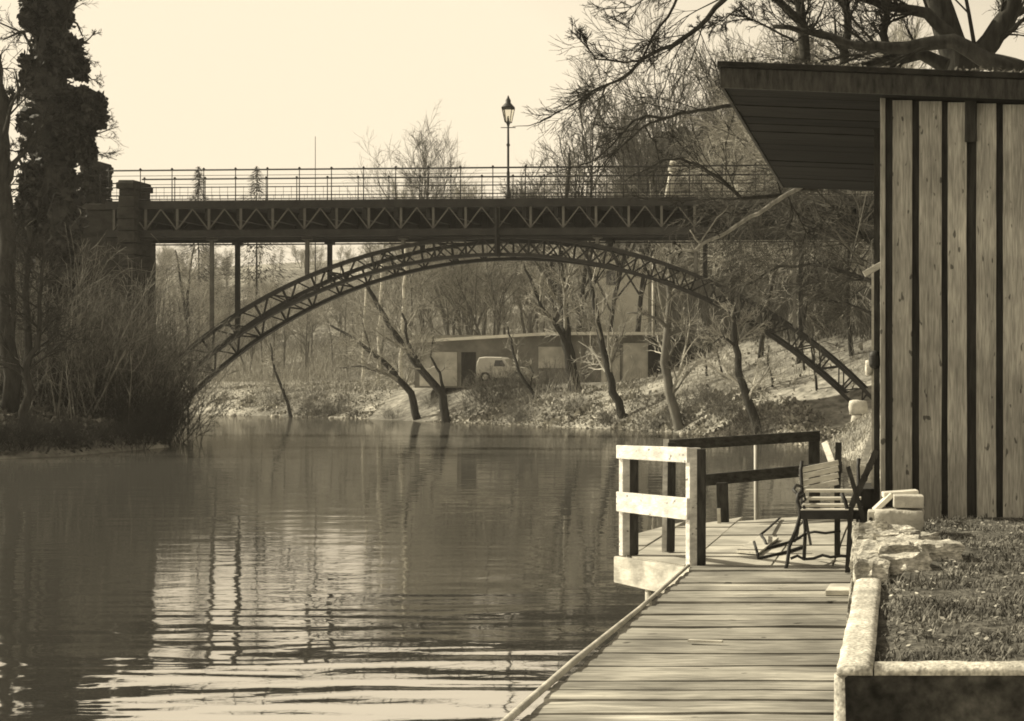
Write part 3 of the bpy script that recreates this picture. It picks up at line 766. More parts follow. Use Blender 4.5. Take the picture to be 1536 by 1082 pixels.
fir(298, 250, 128, 17, 'narrow pointed fir rising behind the left part of the bridge rail', 1)
fir(385, 250, 130, 27, 'broad tiered fir behind the bridge rail, right of the narrow one', 2)
b = MB(); g = gl(473,140); b.tube([g, P(473,205,140)], [.07,.03], 6)
tag(b.build('mast', 'iron'), 'thin tall mast rising far behind the bridge rail between fir and bare tree', 'mast')

# ------------------------------------------------------------------ the iron arch bridge
TH = math.radians(3.1); AX = V((math.cos(TH), -math.sin(TH), 0)); AN = V((math.sin(TH), math.cos(TH), 0)); BO = V((-15.19, 54, 0))
def B(u, v, z): return BO+AX*u+AN*v+V((0,0,z))
def bridge():
    root = thing('arch_bridge', 'long iron arch footbridge with lattice girder and thin railings across the river', 'bridge', B(0,.95,8.4))
    U0, U1 = -15.3, 17.5; W = 1.9; R = 19.45; ZC = 7.04
    def arch(u, r): return ZC-R+math.sqrt(max(r*r-u*u, .01))
    d = MB(); d.hexa([B(U0,-.25,8.22),B(U1,-.25,8.22),B(U1,W+.25,8.22),B(U0,W+.25,8.22),B(U0,-.25,8.44),B(U1,-.25,8.44),B(U1,W+.25,8.44),B(U0,W+.25,8.44)])
    for k in range(27):
        u = U0+.2+k*1.235; d.beam(B(u,-.1,7.98), B(u,W+.1,7.98), .16, .5)
    d.build('deck', 'iron', root)
    pitch = 1.25
    for v, mat in ((-.18,'iron'),(W+.18,'iron')):
        gd = MB()
        gd.beam(B(U0,v,8.3), B(U1,v,8.3), .2, .30); gd.beam(B(U0,v,7.20), B(U1,v,7.20), .26, .26)
        gd.beam(B(U0,v,7.0), B(U1,v,7.0), .05, .05)
        if v > 0: gd.beam(B(U0,v,7.84), B(U1,v,7.84), .03, .62)
        g_ = gd.build('girder', mat, root)
        lt = MB(); n = int((U1-U0)/pitch)
        k0 = -13
        for k in range(k0, k0+n+1):
            u = k*pitch
            if u < U0 or u > U1-pitch: continue
            lt.beam(B(u,v-.02,7.33), B(u,v-.02,8.15), .05, .09, AX)
            lt.beam(B(u,v-.05,7.34), B(u+pitch/2,v-.05,8.14), .03, .075, AN)
            lt.beam(B(u+pitch/2,v-.05,8.14), B(u+pitch,v-.05,7.34), .03, .075, AN)
        lt.build('lattice', 'ironlight' if v < 0 else 'iron', g_)  # near lattice coloured as sunlit iron
    dep = .68
    for v in (0, W):
        mb = MB(); us = [ -13.9+27.8*i/44 for i in range(45)]
        for rr, w, h in ((R,.22,.13),(R-dep,.22,.13)):
            pts = [B(u, v, arch(u, R)-(R-rr)/math.cos(math.asin(u/R))) if False else None for u in us]
            angs = [math.asin(-14.4/R)+(math.asin(14.25/R)-math.asin(-14.4/R))*i/44 for i in range(45)]
            pts = [B(rr*math.sin(a), v, ZC-R+rr*math.cos(a)) for a in angs]
            for p,q in zip(pts[:-1], pts[1:]):
                e = (q-p)*.02; mb.beam(p-e, q+e, w, h, AN.cross(q-p).normalized())
        rib = mb.build('arch_rib', 'iron', root)
        wb = MB(); a0,a1 = math.asin(-14.4/R), math.asin(14.25/R); n = 26
        for k in range(n):
            a = a0+(a1-a0)*k/n; c = a0+(a1-a0)*(k+.5)/n; e = a0+(a1-a0)*(k+1)/n
            top = lambda t: B((R)*math.sin(t), v, ZC-R+R*math.cos(t)); bot = lambda t: B((R-dep)*math.sin(t), v, ZC-R+(R-dep)*math.cos(t))
            wb.beam(bot(a), top(c), .05, .07, AN); wb.beam(top(c), bot(e), .05, .07, AN)
            wb.beam(top(a), bot(a), .06, .08, AN)
        wb.build('web', 'iron', rib)
    for k in range(15):
        br = MB(); a = math.asin(-14.2/R)+(math.asin(14/R)-math.asin(-14.2/R))*k/14
        for rr in (R-.1, R-dep+.1):
            p = B(rr*math.sin(a), 0, ZC-R+rr*math.cos(a)); q = B(rr*math.sin(a), W, ZC-R+rr*math.cos(a))
            br.beam(p, q, .06, .06)
        p = B((R-.1)*math.sin(a), 0, ZC-R+(R-.1)*math.cos(a)); q = B((R-dep+.1)*math.sin(a), W, ZC-R+(R-dep+.1)*math.cos(a))
        br.beam(p, q, .04, .04); br.build('cross_brace', 'iron', root)
    for k in (-3,-2,-1,1,2,3):
        for v in (0, W):
            u = k*3.75; mb = MB(); zt = arch(u, R)
            mb.beam(B(u,v,zt-.02), B(u,v,7.1), .12 if v == 0 else .15, .12 if v == 0 else .15, AX)
            mb.beam(B(u,v,6.95), B(u,v,7.08), .3, .3, AX)
            mb.build('column', 'ironlight' if v == 0 else 'iron', root)  # near columns coloured as sunlit, far ones dark
    pl = MB(); pl.beam(B(0,-.3,6.25), B(0,-.3,8.1), .45, .08, AX); pl.build('crown_plate', 'iron', root)
    for v in (-.22, W+.22):
        rl = MB()
        for z,w in ((9.63,.06),(9.42,.02),(8.97,.04),(8.78,.015),(8.52,.035)): rl.tube([B(U0,v,z),B(U1,v,z)], [w/2*1.1]*2, 6)
        k = 0; u = U0+.1
        while u < U1:
            rl.tube([B(u,v,8.5),B(u,v,9.0)], [.007]*2, 4); u += .3125
        r_ = rl.build('railing', 'iron', root)
        post = None
        for k in range(28):
            u = U0+.1+k*1.25
            if u > U1: break
            if post is None:
                mb = MB(); mb.tube([(0,0,8.44),(0,0,9.66)], [.022,.018], 6); mb.lathe((0,0,9.63), [(.02,0),(.045,.03),(.045,.06),(.015,.09)], 8)
                post = mb.build('post', 'iron', r_); o = post
            else:
                o = post.copy(); COL.objects.link(o)
            o.parent = r_; o.matrix_parent_inverse = Matrix.Identity(4)
            o.location = B(u,v,0)-V(root.location)*0
    return root
root = bridge()
# abutment pillars and the approach wall
def pillar(px0, px1, ytop, Y, label, ivy=False, seed=1):
    x0 = P(px0,0,Y).x; x1 = P(px1,0,Y).x; zt = P(0,ytop,Y).z; cx,cy = (x0+x1)/2, Y+.6; zb = gz(cx,cy)-1.5; w = (x1-x0)/2
    o = thing('stone_pillar', label, 'pillar', (cx,cy,zb+1.5))
    mb = MB(); n = 7; hgt = zt-.35-zb
    for k in range(int(hgt/.45)+1):
        z0 = zb+k*.45; z1 = min(z0+.435, zt-.35)
        if z1 <= z0: break
        e = random.Random(seed*50+k).uniform(-.03,.03)
        mb.box(cx-w*.93-e, cx+w*.93+e, cy-.62-e, cy+.62+e, z0, z1)
    mb.build('shaft', 'masonry', o, .03)
    c = MB(); c.box(cx-w, cx+w, cy-.72, cy+.72, zt-.35, zt-.1); c.hexa([(cx-w*.9,cy-.66,zt-.1),(cx+w*.9,cy-.66,zt-.1),(cx+w*.9,cy+.66,zt-.1),(cx-w*.9,cy+.66,zt-.1),(cx-w*.86,cy-.62,zt),(cx+w*.86,cy-.62,zt),(cx+w*.86,cy+.62,zt),(cx-w*.86,cy+.62,zt)])
    c.build('cap', 'masonry', o, .03)
    if ivy:
        iv = MB(); rr = random.Random(seed); leaves(iv, rr, (cx,cy-.1,zt-.75), w*1.15, 1.0, .8, 1500, .1); leaves(iv, rr, (cx-.2,cy-.3,zt-2.5), w*1.3, 1.0, 1.5, 2000, .1); iv.build('ivy', 'ivy', o)
pillar(176,203,270,54.2,'dark square masonry pillar where the bridge leaves the left bank')
pillar(122,143,240,55.4,'ivy covered masonry pillar beside the ivy tree on the left bank', True, 3)
mb = MB(); rr = random.Random(4)
wl = thing('retaining_wall', 'dark masonry approach wall left of the bridge behind the brush', 'wall', (-36,55,5))
mb.hexa([B(-60,.1,-.5),B(-14.9,.1,-.5),B(-14.9,2.4,-.5),B(-60,2.4,-.5),B(-60,.1,8.15),B(-14.9,.1,8.15),B(-14.9,2.4,8.15),B(-60,2.4,8.15)])
mb.build('wall_body', 'masonry', wl)
mb = MB(); mb.hexa([B(-60,0,8.15),B(-14.9,0,8.15),B(-14.9,2.5,8.15),B(-60,2.5,8.15),B(-60,0,8.4),B(-14.9,0,8.4),B(-14.9,2.5,8.4),B(-60,2.5,8.4)]); mb.build('coping', 'masonry', wl, .03)
mb = MB()
for v in (0.2, 2.3):
    for z in (9.5,9.0): mb.tube([B(-60,v,z),B(-15.6,v,z)], [.03]*2, 5)
    for k in range(30): mb.tube([B(-15.8-k*1.5,v,8.4),B(-15.8-k*1.5,v,9.55)], [.025]*2, 5)
mb.build('railing', 'iron', wl)
mb = MB(); mb.hexa([B(-16.4,-.4,-1),B(-14.3,-.4,-1),B(-14.3,2.5,-1),B(-16.4,2.5,-1),B(-16.4,-.4,2.0),B(-14.8,-.4,1.0),B(-14.8,2.5,1.0),B(-16.4,2.5,2.0)])
tag(mb.build('bridge_abutment', 'masonry', None, .05), 'dark stone foot of the arch on the left bank', 'abutment')
mb = MB(); mb.hexa([B(14.1,-.5,-1),B(18,-.5,-1),B(18,2.6,-1),B(14.1,2.6,-1),B(14.5,-.5,.2),B(18,-.5,.2),B(18,2.6,.2),B(14.5,2.6,.2)])
mb.hexa([B(15.4,-.4,.55),B(20,-.4,.55),B(20,2.4,.55),B(15.4,2.4,.55),B(15.9,-.4,8.2),B(20,-.4,8.2),B(20,2.4,8.2),B(15.9,2.4,8.2)])
tag(mb.build('bridge_abutment', 'masonry', None, .05), 'stone abutment of the arch on the right bank beside the hut', 'abutment')
mb = MB(); c = P(1289,640,50)
mb.rock((c.x,c.y,.05),(.55,.5,.62),3,.14,.75); mb3 = MB(); mb3.rock((c.x-.05,c.y,.62),(.62,.5,.5),7,.2,.6); mb2 = MB(); mb2.rock((c.x-.1,c.y,-.6),(.7,.7,.8),8,.2,.6)
o = thing('stone_post', 'stacked pale stone blocks at the foot of the arch beside the hut', 'stone post', (c.x,c.y,-.3))
mb.build('middle_block', 'stonepale', o); mb2.build('bottom_block', 'stonepale', o); mb3.build('top_block', 'stonepale', o)
# gas lamp
def gas_lamp():
    c = B(.35,-.1,8.44); o = thing('gas_lamp', 'slender black gas lamp with glass lantern standing on the bridge', 'street lamp', c)
    mb = MB(); mb.lathe(c, [(.10,0),(.10,.25),(.065,.32),(.06,1.0),(.045,1.1),(.042,2.0),(.075,2.06),(.045,2.12),(.036,2.75),(.06,2.85),(.09,2.9)], 12)
    mb.tube([c+V((-.28,0,2.72)), c+V((.28,0,2.72))], [.018]*2, 6); mb.build('post', 'blackiron', o)
    ln = MB(); z0,z1 = 2.92, 3.45
    q0 = [c+V((x*.10,y*.10,z0)) for x,y in ((-1,-1),(1,-1),(1,1),(-1,1))]; q1 = [c+V((x*.19,y*.19,z1)) for x,y in ((-1,-1),(1,-1),(1,1),(-1,1))]
    for i in range(4):
        ln.beam(q0[i], q1[i], .022, .022); ln.beam(q1[i], q1[(i+1)%4], .022, .022); ln.beam(q0[i], q0[(i+1)%4], .022, .022)
    ln.tube([c+V((0,0,2.92)), c+V((0,0,3.15))], [.05,.03], 8)
    l = ln.build('lantern', 'blackiron', o)
    gp = MB()
    for i in range(4): gp.quad(q0[i]*1, q0[(i+1)%4]*1, q1[(i+1)%4]*1, q1[i]*1)
    gp.build('pane', 'glass', l)
    cp = MB(); cp.lathe(c, [(.26,3.46),(.24,3.5),(.13,3.62),(.10,3.66),(.10,3.75),(.05,3.84),(.02,3.93)], 12); cp.build('cap', 'blackiron', o)
gas_lamp()
c = P(1003,292,56.3)
o = thing('white_post', 'leaning white banded post behind the right end of the bridge rail', 'post', c)
mb = MB(); d = V((.17,0,1)).normalized()
mb.tube([c+d*t for t in (-.3,.4,.9)], [.16,.15,.13], 10); mb.build('shaft', 'stonepale', o)
mb = MB(); mb.tube([c+d*t for t in (.93,1.03,1.13)], [.19,.2,.19], 10); mb.tube([c+d*t for t in (1.18,1.28,1.38)], [.18,.18,.14], 10); mb.build('band', 'stonepale', o)

# ------------------------------------------------------------------ buildings across the river
def low_building():
    Y = 79.5; x0 = P(622,0,Y).x; x1 = P(1012,0,Y).x; zb = 1.2; zt = 4.15
    o = thing('low_building', 'long low flat roofed shed behind the trees on the far bank', 'building', ((x0+x1)/2, Y, 1.45))
    mb = MB(); mb.box(x0, x1, Y, Y+8, zb, zt); mb.build('wall', 'darkwall', o)
    mb = MB(); xa = P(820,0,Y).x
    mb.box(xa, x1+.6, Y-.5, Y+8.3, zt, zt+.16); mb.hexa([(x0-.3,Y-.4,zt-.45),(xa-.02,Y-.4,zt-.02),(xa-.02,Y+8.2,zt-.02),(x0-.3,Y+8.2,zt-.45),(x0-.3,Y-.4,zt-.3),(xa-.02,Y-.4,zt+.14),(xa-.02,Y+8.2,zt+.14),(x0-.3,Y+8.2,zt-.3)])
    mb.build('roof', 'flatroof', o)
    for a,c_,z0,z1 in ((630,686,1.3,3.2),(808,852,2.3,3.5),(902,930,1.3,3.2),(935,972,1.3,3.7)):
        mb = MB(); mb.box(P(a,0,Y).x, P(c_,0,Y).x, Y-.06, Y-.003, z0, z1); mb.build('door', 'plaster', o, .01)
    for a,c_,z0,z1 in ((692,714,1.3,3.2),):
        mb = MB(); mb.box(P(a,0,Y).x, P(c_,0,Y).x, Y-.02, Y-.003, z0, z1); mb.build('opening', 'recess', o)
low_building()
mb = MB(); Y = 73.5
x0,x1 = P(972,0,Y).x, P(1088,0,Y).x; g0 = gz(x0,Y)
o = thing('shaded_wall', 'dark shaded retaining wall cut into the right bank slope under the arch', 'wall', (x0,Y,g0))
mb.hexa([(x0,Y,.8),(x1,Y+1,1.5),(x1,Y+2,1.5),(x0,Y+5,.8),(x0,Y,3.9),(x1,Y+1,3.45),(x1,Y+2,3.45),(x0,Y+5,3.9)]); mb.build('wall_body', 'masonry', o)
def car():
    Y = 77.4; c = P(757,572,Y); c.z = 1.5
    o = thing('parked_van', 'small pale van with a short bonnet parked in front of the low shed', 'van', c)
    prof = [(-1.75,.28),(-1.80,.8),(-1.76,1.25),(-1.62,1.50),(-1.2,1.55),(.0,1.53),(.25,1.42),(.62,1.0),(1.38,.88),(1.70,.66),(1.74,.28)]
    mb = MB(); n = len(prof)
    vs = []
    for k,(yy,ins) in enumerate(((-.72,.0),(-.60,.08),(.60,.08),(.72,.0))):
        for x,z in [(a*.76,b_*.88) for a,b_ in prof]: vs.append(c+V((x*(1 if k in (1,2) else .985), yy*(1 if z < 1 else .88), z+(.03 if k in (1,2) else 0))))
    fs = []
    for k in range(3):
        for i in range(n): fs.append((k*n+i, k*n+(i+1)%n, (k+1)*n+(i+1)%n, (k+1)*n+i))
    fs.append(tuple(range(n))[::-1]); fs.append(tuple(3*n+i for i in range(n)))
    mb.add(vs, fs); mb.build('body', 'carpaint', o, .03)
    for x0,x1 in ((-.38,.16),):
        w = MB(); w.hexa([c+V((x0,-.735,.88)),c+V((x1+.08,-.735,.88)),c+V((x1+.08,-.70,.88)),c+V((x0,-.70,.88)),c+V((x0+.05,-.66,1.2)),c+V((x1-.10,-.66,1.2)),c+V((x1-.10,-.6,1.2)),c+V((x0+.05,-.6,1.2))]); w.build('window', 'glassdark', o)
    for x in (-.84,.84):
        for y in (-.66,.66):
            w = MB(); q = c+V((x,y,.3)); w.tube([q-V((0,.09,0)),q+V((0,.09,0))],[.27,.27],18); t = w.build('wheel','rubber',o)
            h = MB(); h.tube([q-V((0,.10,0)),q+V((0,.10,0))],[.15,.15],14); h.build('hubcap','carpaint',t)
car()
def house(name, label, px0, px1, ybase, yeave, yridge, Y, depth, wall, win):
    x0,x1 = P(px0,0,Y).x, P(px1,0,Y).x; ze = P(0,yeave,Y).z; zr = P(0,yridge,Y).z; zb = min(P(0,ybase,Y).z, gz((x0+x1)/2,Y))-1
    o = thing(name, label, 'house', ((x0+x1)/2,Y,zb+1))
    mb = MB(); mb.box(x0,x1,Y,Y+depth,zb,ze); mb.add([(x0,Y,ze),(x0,Y+depth,ze),(x0,Y+depth/2,zr-.1),(x1,Y,ze),(x1,Y+depth,ze),(x1,Y+depth/2,zr-.1)],[(0,2,1),(3,4,5)]); mb.build('wall', wall, o)
    r = MB(); e = .5
    for s_,ya in ((-1,Y-e),(1,Y+depth+e)):
        ym = Y+depth/2; zl = ze-.35
        r.hexa([(x0-e,ya,zl),(x1+e,ya,zl),(x1+e,ym,zr),(x0-e,ym,zr),(x0-e,ya,zl+.2),(x1+e,ya,zl+.2),(x1+e,ym,zr+.2),(x0-e,ym,zr+.2)])
    rf = r.build('roof', 'tiles', o)
    c_ = MB(); c_.box(x0+.9,x0+1.5,Y+depth/2-.3,Y+depth/2+.3,zr-.6,zr+.5); c_.build('chimney','masonry',rf)
    for (fx,fz) in win:
        wx = x0+(x1-x0)*fx; wz = ze-(fz)
        f = MB(); f.box(wx-.42,wx+.42,Y-.05,Y-.003,wz-.62,wz+.62); fo = f.build('window','stonepale',o)
        p_ = MB(); p_.box(wx-.34,wx+.34,Y-.07,Y-.053,wz-.54,wz+.54); p_.build('pane','glassdark',fo)
house('hillside_house', 'dark roofed house among the trees above the right end of the bridge', 985, 1072, 300, 245, 186, 97, 8, 'darkwall', [(.25,1.2),(.7,1.2)])
house('hillside_house', 'pale plastered house on the slope seen under the right half of the arch', 893, 972, 470, 372, 335, 104, 7, 'palehouse', [(.3,2.2)])
b = MB(); p0 = P(980,470,78); p1 = P(980,385,78); b.tube([p0-V((0,0,2.5)),p1],[.09,.08],8)
tag(b.build('pale_pole', 'stonepale'), 'slim white pole seen beneath the arch, beside the pale house', 'pole')

# ------------------------------------------------------------------ jetty
EX = -1.70; WX = -.30
def jetty():
    o = thing('jetty', 'weathered plank jetty running along the river to a wider landing', 'jetty', (-1,9,0))
    rg = random.Random(21); mb = MB(); y = 4.6
    while y < 11.55:
        w = rg.choice((.17,.2,.22,.24,.2)); g = rg.uniform(.004,.014) if rg.random() < .9 else rg.uniform(.016,.026)
        y1 = min(y+w, 11.62); tw = rg.choice((0,0,.006,.012,.02)); e0 = EX+rg.uniform(-.015,.02); z = rg.uniform(-.013,.006); sk = rg.uniform(-.012,.012); n = 7
        # a slightly cupped, uneven plank
        vs = []; 
        for i in range(n+1):
            x = e0+(WX+.05-e0)*i/n
            dz = z+.006*noise.noise(V((x*2.1,y*3,1))); s1 = sk*(i/n); cup = .004
            for (yy,zz) in ((y+g,dz-cup),(y+(y1-y)*.5,dz+.001),(y1-g*.2,dz-cup)): vs.append((x,yy+s1+(tw*i/n if yy == y+g else 0),zz))
            for (yy) in (y1-g*.2,y+g): vs.append((x,yy+s1+(tw*i/n if yy == y+g else 0),-.045))
        fs = []
        for i in range(n):
            for j in range(5): fs.append((i*5+j, (i+1)*5+j, (i+1)*5+(j+1)%5, i*5+(j+1)%5))
        fs.append((0,1,2,3,4)); fs.append(tuple(n*5+j for j in (4,3,2,1,0)))
        mb.add(vs, fs); y = y1
    mb.build('plank_deck', 'deck', o)
    # wider landing at the far end, laid with broad pale boards
    mb = MB(); rows = [11.63,12.3,13.1,13.97,14.75,15.4,15.95]
    def left(y):
        pts = [(11.6,-1.70),(12.36,-2.43),(14.0,-2.66),(15.1,-2.43),(15.95,-1.2)]
        for (a,xa),(c_,xc) in zip(pts[:-1],pts[1:]):
            if y <= c_: return xa+(xc-xa)*(y-a)/(c_-a)
        return -1.2
    cols = [-9,-2.33,-1.76,-1.05,-.55,.3]
    for r0,r1 in zip(rows[:-1],rows[1:]):
        for c0,c1 in zip(cols[:-1],cols[1:]):
            a,b_ = max(c0,left(r0)),max(c0,left(r1))
            if c1-max(a,b_) < .05 and c1-min(a,b_) < .05: continue
            a,b_ = min(a,c1-.01),min(b_,c1-.01); g = .008; dz = rg.uniform(-.006,.006)
            mb.hexa([(a+g,r0+g,-.05),(c1-g,r0+g,-.05),(c1-g,r1-g,-.05),(b_+g,r1-g,-.05),(a+g,r0+g,dz),(c1-g,r0+g,dz+.003),(c1-g,r1-g,dz),(b_+g,r1-g,dz-.003)])
    mb.build('landing_boards', 'panelwood', o)
    mb = MB(); mb.tube([(EX-.02,4.3,.012),(EX-.03,7.5,.02),(EX-.015,9.3,.012),(EX-.02,11.55,.012)],[.020,.022,.018,.016],6); mb.build('edge_strip', 'palewood', o)
    mb = MB(); mb.beam((EX+.09,4.3,-.14),(EX+.09,11.5,-.14),.1,.16); mb.beam((-.6,4.3,-.14),(-.6,15.9,-.14),.1,.16); mb.beam((-2.2,12.6,-.14),(-2.2,15,-.14),.1,.16)
    for yy in (5,7.5,10,12.6,15.2): mb.beam((EX+.02,yy,-.28),(-.3,yy,-.28),.1,.12)
    mb.beam((-2.5,13.9,-.14),(-.3,13.9,-.14),.1,.16)
    mb.build('joists', 'darkwood', o)
    for (x,yy) in ((EX+.12,5.2),(EX+.12,7.4),(EX+.12,9.2),(EX+.12,11.2),(-2.45,14.0),(-2.3,15.0),(-1.3,15.8)):
        p_ = MB(); p_.tube([(x,yy,-2.0),(x,yy,-.22)],[.07,.06],9); p_.build('pile','darkwood',o)
    # skirt board under the white panel, and the pale prop below it
    a,b_ = V((-2.45,12.38,0)),V((-1.66,11.55,0)); n_ = V((-.716,-.698,0))
    mb = MB(); mb.hexa([a+n_*.05+V((0,0,-.235)),b_+n_*.05+V((0,0,-.26)),b_+V((0,0,-.26)),a+V((0,0,-.235)),a+n_*.05+V((0,0,-.008)),b_+n_*.05+V((0,0,-.008)),b_+V((0,0,-.008)),a+V((0,0,-.008))])
    mb.build('skirt_board','fascia',o,.006)
    mb = MB(); mb.tube([(-2.14,12.05,-1.9),(-2.13,12.05,-.2)],[.032,.03],8); mb.build('prop','palewood',o)
jetty()
def white_panel():
    a,b_ = V((-2.40,12.33,0)),V((-1.715,11.62,0)); d = (b_-a).normalized(); n_ = V((d.y,-d.x,0)); n_ = n_ if n_.y < 0 else -n_
    o = thing('white_railing', 'white painted two board railing panel at the water corner of the landing', 'railing', ((a.x+b_.x)/2,(a.y+b_.y)/2,0))
    for p,h in ((a,.95),(b_,.965)):
        mb = MB(); q = p-n_*.03
        e = n_*.055; f = d*.030
        mb.hexa([q-f-e,q+f-e,q+f+e,q-f+e]+[v+V((0,0,h)) for v in (q-f-e,q+f-e,q+f+e,q-f+e)]); mb.build('post','white',o,.005)
        # shade of the right side, made as a dark stud behind each post
        mb = MB(); q = p-n_*.03+V((.065,.03,0))+d*.015; mb.hexa([q+V(t) for t in ((-.045,-.03,0),(.02,-.03,0),(.02,.05,0),(-.045,.05,0),(-.045,-.03,h-.01),(.02,-.03,h-.01),(.02,.05,h-.01),(-.045,.05,h-.01))]); mb.build('shade_strip','darkwood',o,.004)
    for za,zb,h in ((.90,.915,.115),(.47,.475,.17)):
        mb = MB(); s_ = -n_*-.03
        p,q = a-d*.03+n_*.04,b_+d*.03+n_*.04; e = n_*.014
        mb.hexa([p-e+V((0,0,za-h/2)),q-e+V((0,0,zb-h/2-.01)),q+e+V((0,0,zb-h/2-.01)),p+e+V((0,0,za-h/2)),p-e+V((0,0,za+h/2)),q-e+V((0,0,zb+h/2)),q+e+V((0,0,zb+h/2)),p+e+V((0,0,za+h/2))]); mb.build('rail','white',o,.005)
white_panel()
# leaning prop just inside the panel
mb = MB(); p,q = P(1006,828,12.56),P(1008,664,12.62)
mb.beam(p,q,.085,.06,V((1,0,0))); o = thing('leaning_post','dark post with its sunlit left edge coloured white, leaning inside the white railing','post',p)
mb.build('timber','darkwood',o,.004); mb = MB(); mb.beam(p+V((-.052,-.005,0)),q+V((-.052,-.005,.03)),.012,.05,V((1,0,0))); mb.build('lit_edge','white',o)  # white strip colours in the sunlight on the post's left face
def dark_rail():
    o = thing('dark_railing','rickety dark timber railing along the far edge of the landing','railing',(-1.6,15.6,0))
    def pt(px,py,Y): return P(px,py,Y)
    mb = MB(); mb.beam(P(1002,668,15.15),P(1229,654,16.0),.06,.115); mb.build('rail','railwood',o,.006)
    mb = MB(); mb.beam(P(1040,722,15.25),P(1262,701,16.0),.06,.125); mb.build('rail','railwood',o,.006)
    for px0,px1,Y,y0,y1,w in ((1085,1083,15.18,785,724,.12),(1222,1221,15.95,780,654,.125)):
        mb = MB(); mb.beam(P(px0,y0,Y+.07),P(px1,y1,Y+.07),w,.07,V((0,1,0))); mb.build('post','darkwood',o,.006)
    mb = MB(); mb.tube([P(1135,790,15.95)-V((0,0,1.2)),P(1134,655,15.9)],[.026,.026],8); mb.build('pipe_post','galv',o)
    mb = MB(); mb.beam(P(1079,786,15.12),P(1078,763,15.12),.035,.03,V((0,1,0))); mb.build('pale_block','palewood',o)
dark_rail()
for pts,w,lab in (([(1250,700,15.4),(1237,664,15.8)],.07,'pale board leaning beside the dark railing end'),([(1294,700,13.5),(1309,650,13.8)],.055,'pale board leaning against the hut wall behind the bench')):
    mb = MB(); mb.beam(P(*pts[0]),P(*pts[1]),w,.02,V((0,1,0)))
    mb.beam(P(*pts[0])-V((0,0,.0)),V((P(*pts[0]).x,P(*pts[0]).y,0)),w*.95,.02,V((0,1,0)))
    tag(mb.build('leaning_board','palewood'),lab,'board')
# iron garden chair
def chair():
    o = thing('garden_bench','old iron garden bench with slatted back and curled legs on the jetty','bench',(-.75,11.6,0))
    X = lambda px,Y: (px-VX)/F*Y
    fl = MB()  # front legs and their side scrolls
    def c(pts,r,mb): mb.tube([P(*p) for p in pts],[r]*len(pts),6)
    for k,pts in enumerate(([(1181,861,11.45),(1177,858,11.45),(1181,845,11.45),(1184,820,11.47),(1194,795,11.5),(1200,775,11.5),(1200,763,11.5),(1196,752,11.5),(1197,742,11.52),(1203,737,11.55)],[(1289,862,11.45),(1283,835,11.45),(1278,810,11.47),(1275,790,11.5),(1272,770,11.5),(1268,752,11.5),(1262,740,11.5)])):
        mb = MB(); c(pts,.017,mb); mb.build('leg','blackiron',o)
    for pts in ([(1206,818,12.0),(1208,795,12.0),(1206,775,12.0),(1204,760,12.0),(1203,735,12.02),(1201,705,12.1),(1203,692,12.12)],[(1291,815,12.0),(1291,790,12.0),(1290,760,12.0),(1288,730,12.02),(1287,700,12.1),(1288,688,12.12)]):
        q = [P(*p) for p in pts]; q[0].z = 0; mb = MB(); mb.tube(q,[.016]*len(q),6); mb.build('leg','blackiron',o)
    mb = MB(); c([(1186,838,11.46),(1196,834,11.46),(1206,839,11.46),(1220,838,11.46),(1234,833,11.46),(1246,836,11.46),(1262,834,11.46),(1282,836,11.46)],.013,mb)
    c([(1209,800,11.98),(1222,798,11.98),(1238,800,11.98),(1261,797,11.98)],.012,mb); c([(1184,815,11.5),(1200,806,11.8),(1206,802,12.0)],.012,mb); c([(1206,760,11.5),(1211,790,11.75),(1216,817,12.0)],.013,mb); c([(1200,770,11.5),(1196,800,11.7),(1192,812,11.9)],.013,mb)
    c([(1197,742,11.52),(1190,735,11.6),(1194,728,11.8),(1203,730,12.0)],.013,mb); c([(1198,748,11.52),(1206,742,11.6),(1208,750,11.7),(1203,754,11.6)],.012,mb)
    mb.build('stretcher','blackiron',o)
    mb = MB()  # seat boards
    for i in range(4):
        y0 = 11.46+i*.125; za = .455+(0,.03,.075,.13)[i]
        mb.box(X(1203,11.6),X(1291,11.6),y0,y0+.118,za,za+.022)
    mb.build('seat','cushion',o,.004)
    mb = MB(); mb.box(X(1202,11.5),X(1292,11.5),11.43,11.455,.40,.47); mb.box(X(1202,11.5),X(1202,11.5)+.02,11.455,12.0,.42,.455); mb.box(X(1292,11.5)-.02,X(1292,11.5),11.455,12.0,.42,.455); mb.build('seat_frame','blackiron',o)
    mb = MB()
    for i,(y0,y1) in enumerate(((734,727),(724,717),(714,707),(704,698))):
        a = P(1199,y0+2,12.08+.02*i); d = P(1258,y1-4,12.08+.02*i); mb.beam(a,d,.018,.046)
    mb.build('backrest','palewood',o,.003)
chair()
# folded chair leaning against the hut wall
def folded():
    o = thing('folded_chair','dark folded garden chair leaning towards the hut wall in front of the iron bench','chair',(-.45,11.9,0))
    mb = MB()
    for dy in (0,.4):
        mb.beam(P(1277,760,11.22+dy*.5),P(1315,676,11.3+dy*.5),.05,.03,V((0,1,0))); 
        q = P(1277,760,11.22+dy*.5); mb.beam(V((q.x-.03,q.y,0)),q,.04,.03,V((0,1,0)))
    mb.build('frame','darkwood',o)
    mb = MB()
    for t in (.1,.3,.5,.7,.9):
        a = P(1277,760,11.22).lerp(P(1315,676,11.3),t); mb.beam(a,a+V((0,.21,0)),.06,.015,V((1,0,1)))
    mb.build('seat_slat','darkwood',o)
    mb = MB()
    for dy in (.02,.38):
        mb.beam(P(1272,700,11.22+dy*.5),P(1306,815,11.22+dy*.5),.035,.03,V((0,1,0)))
    mb.build('leg','darkwood',o)
folded()
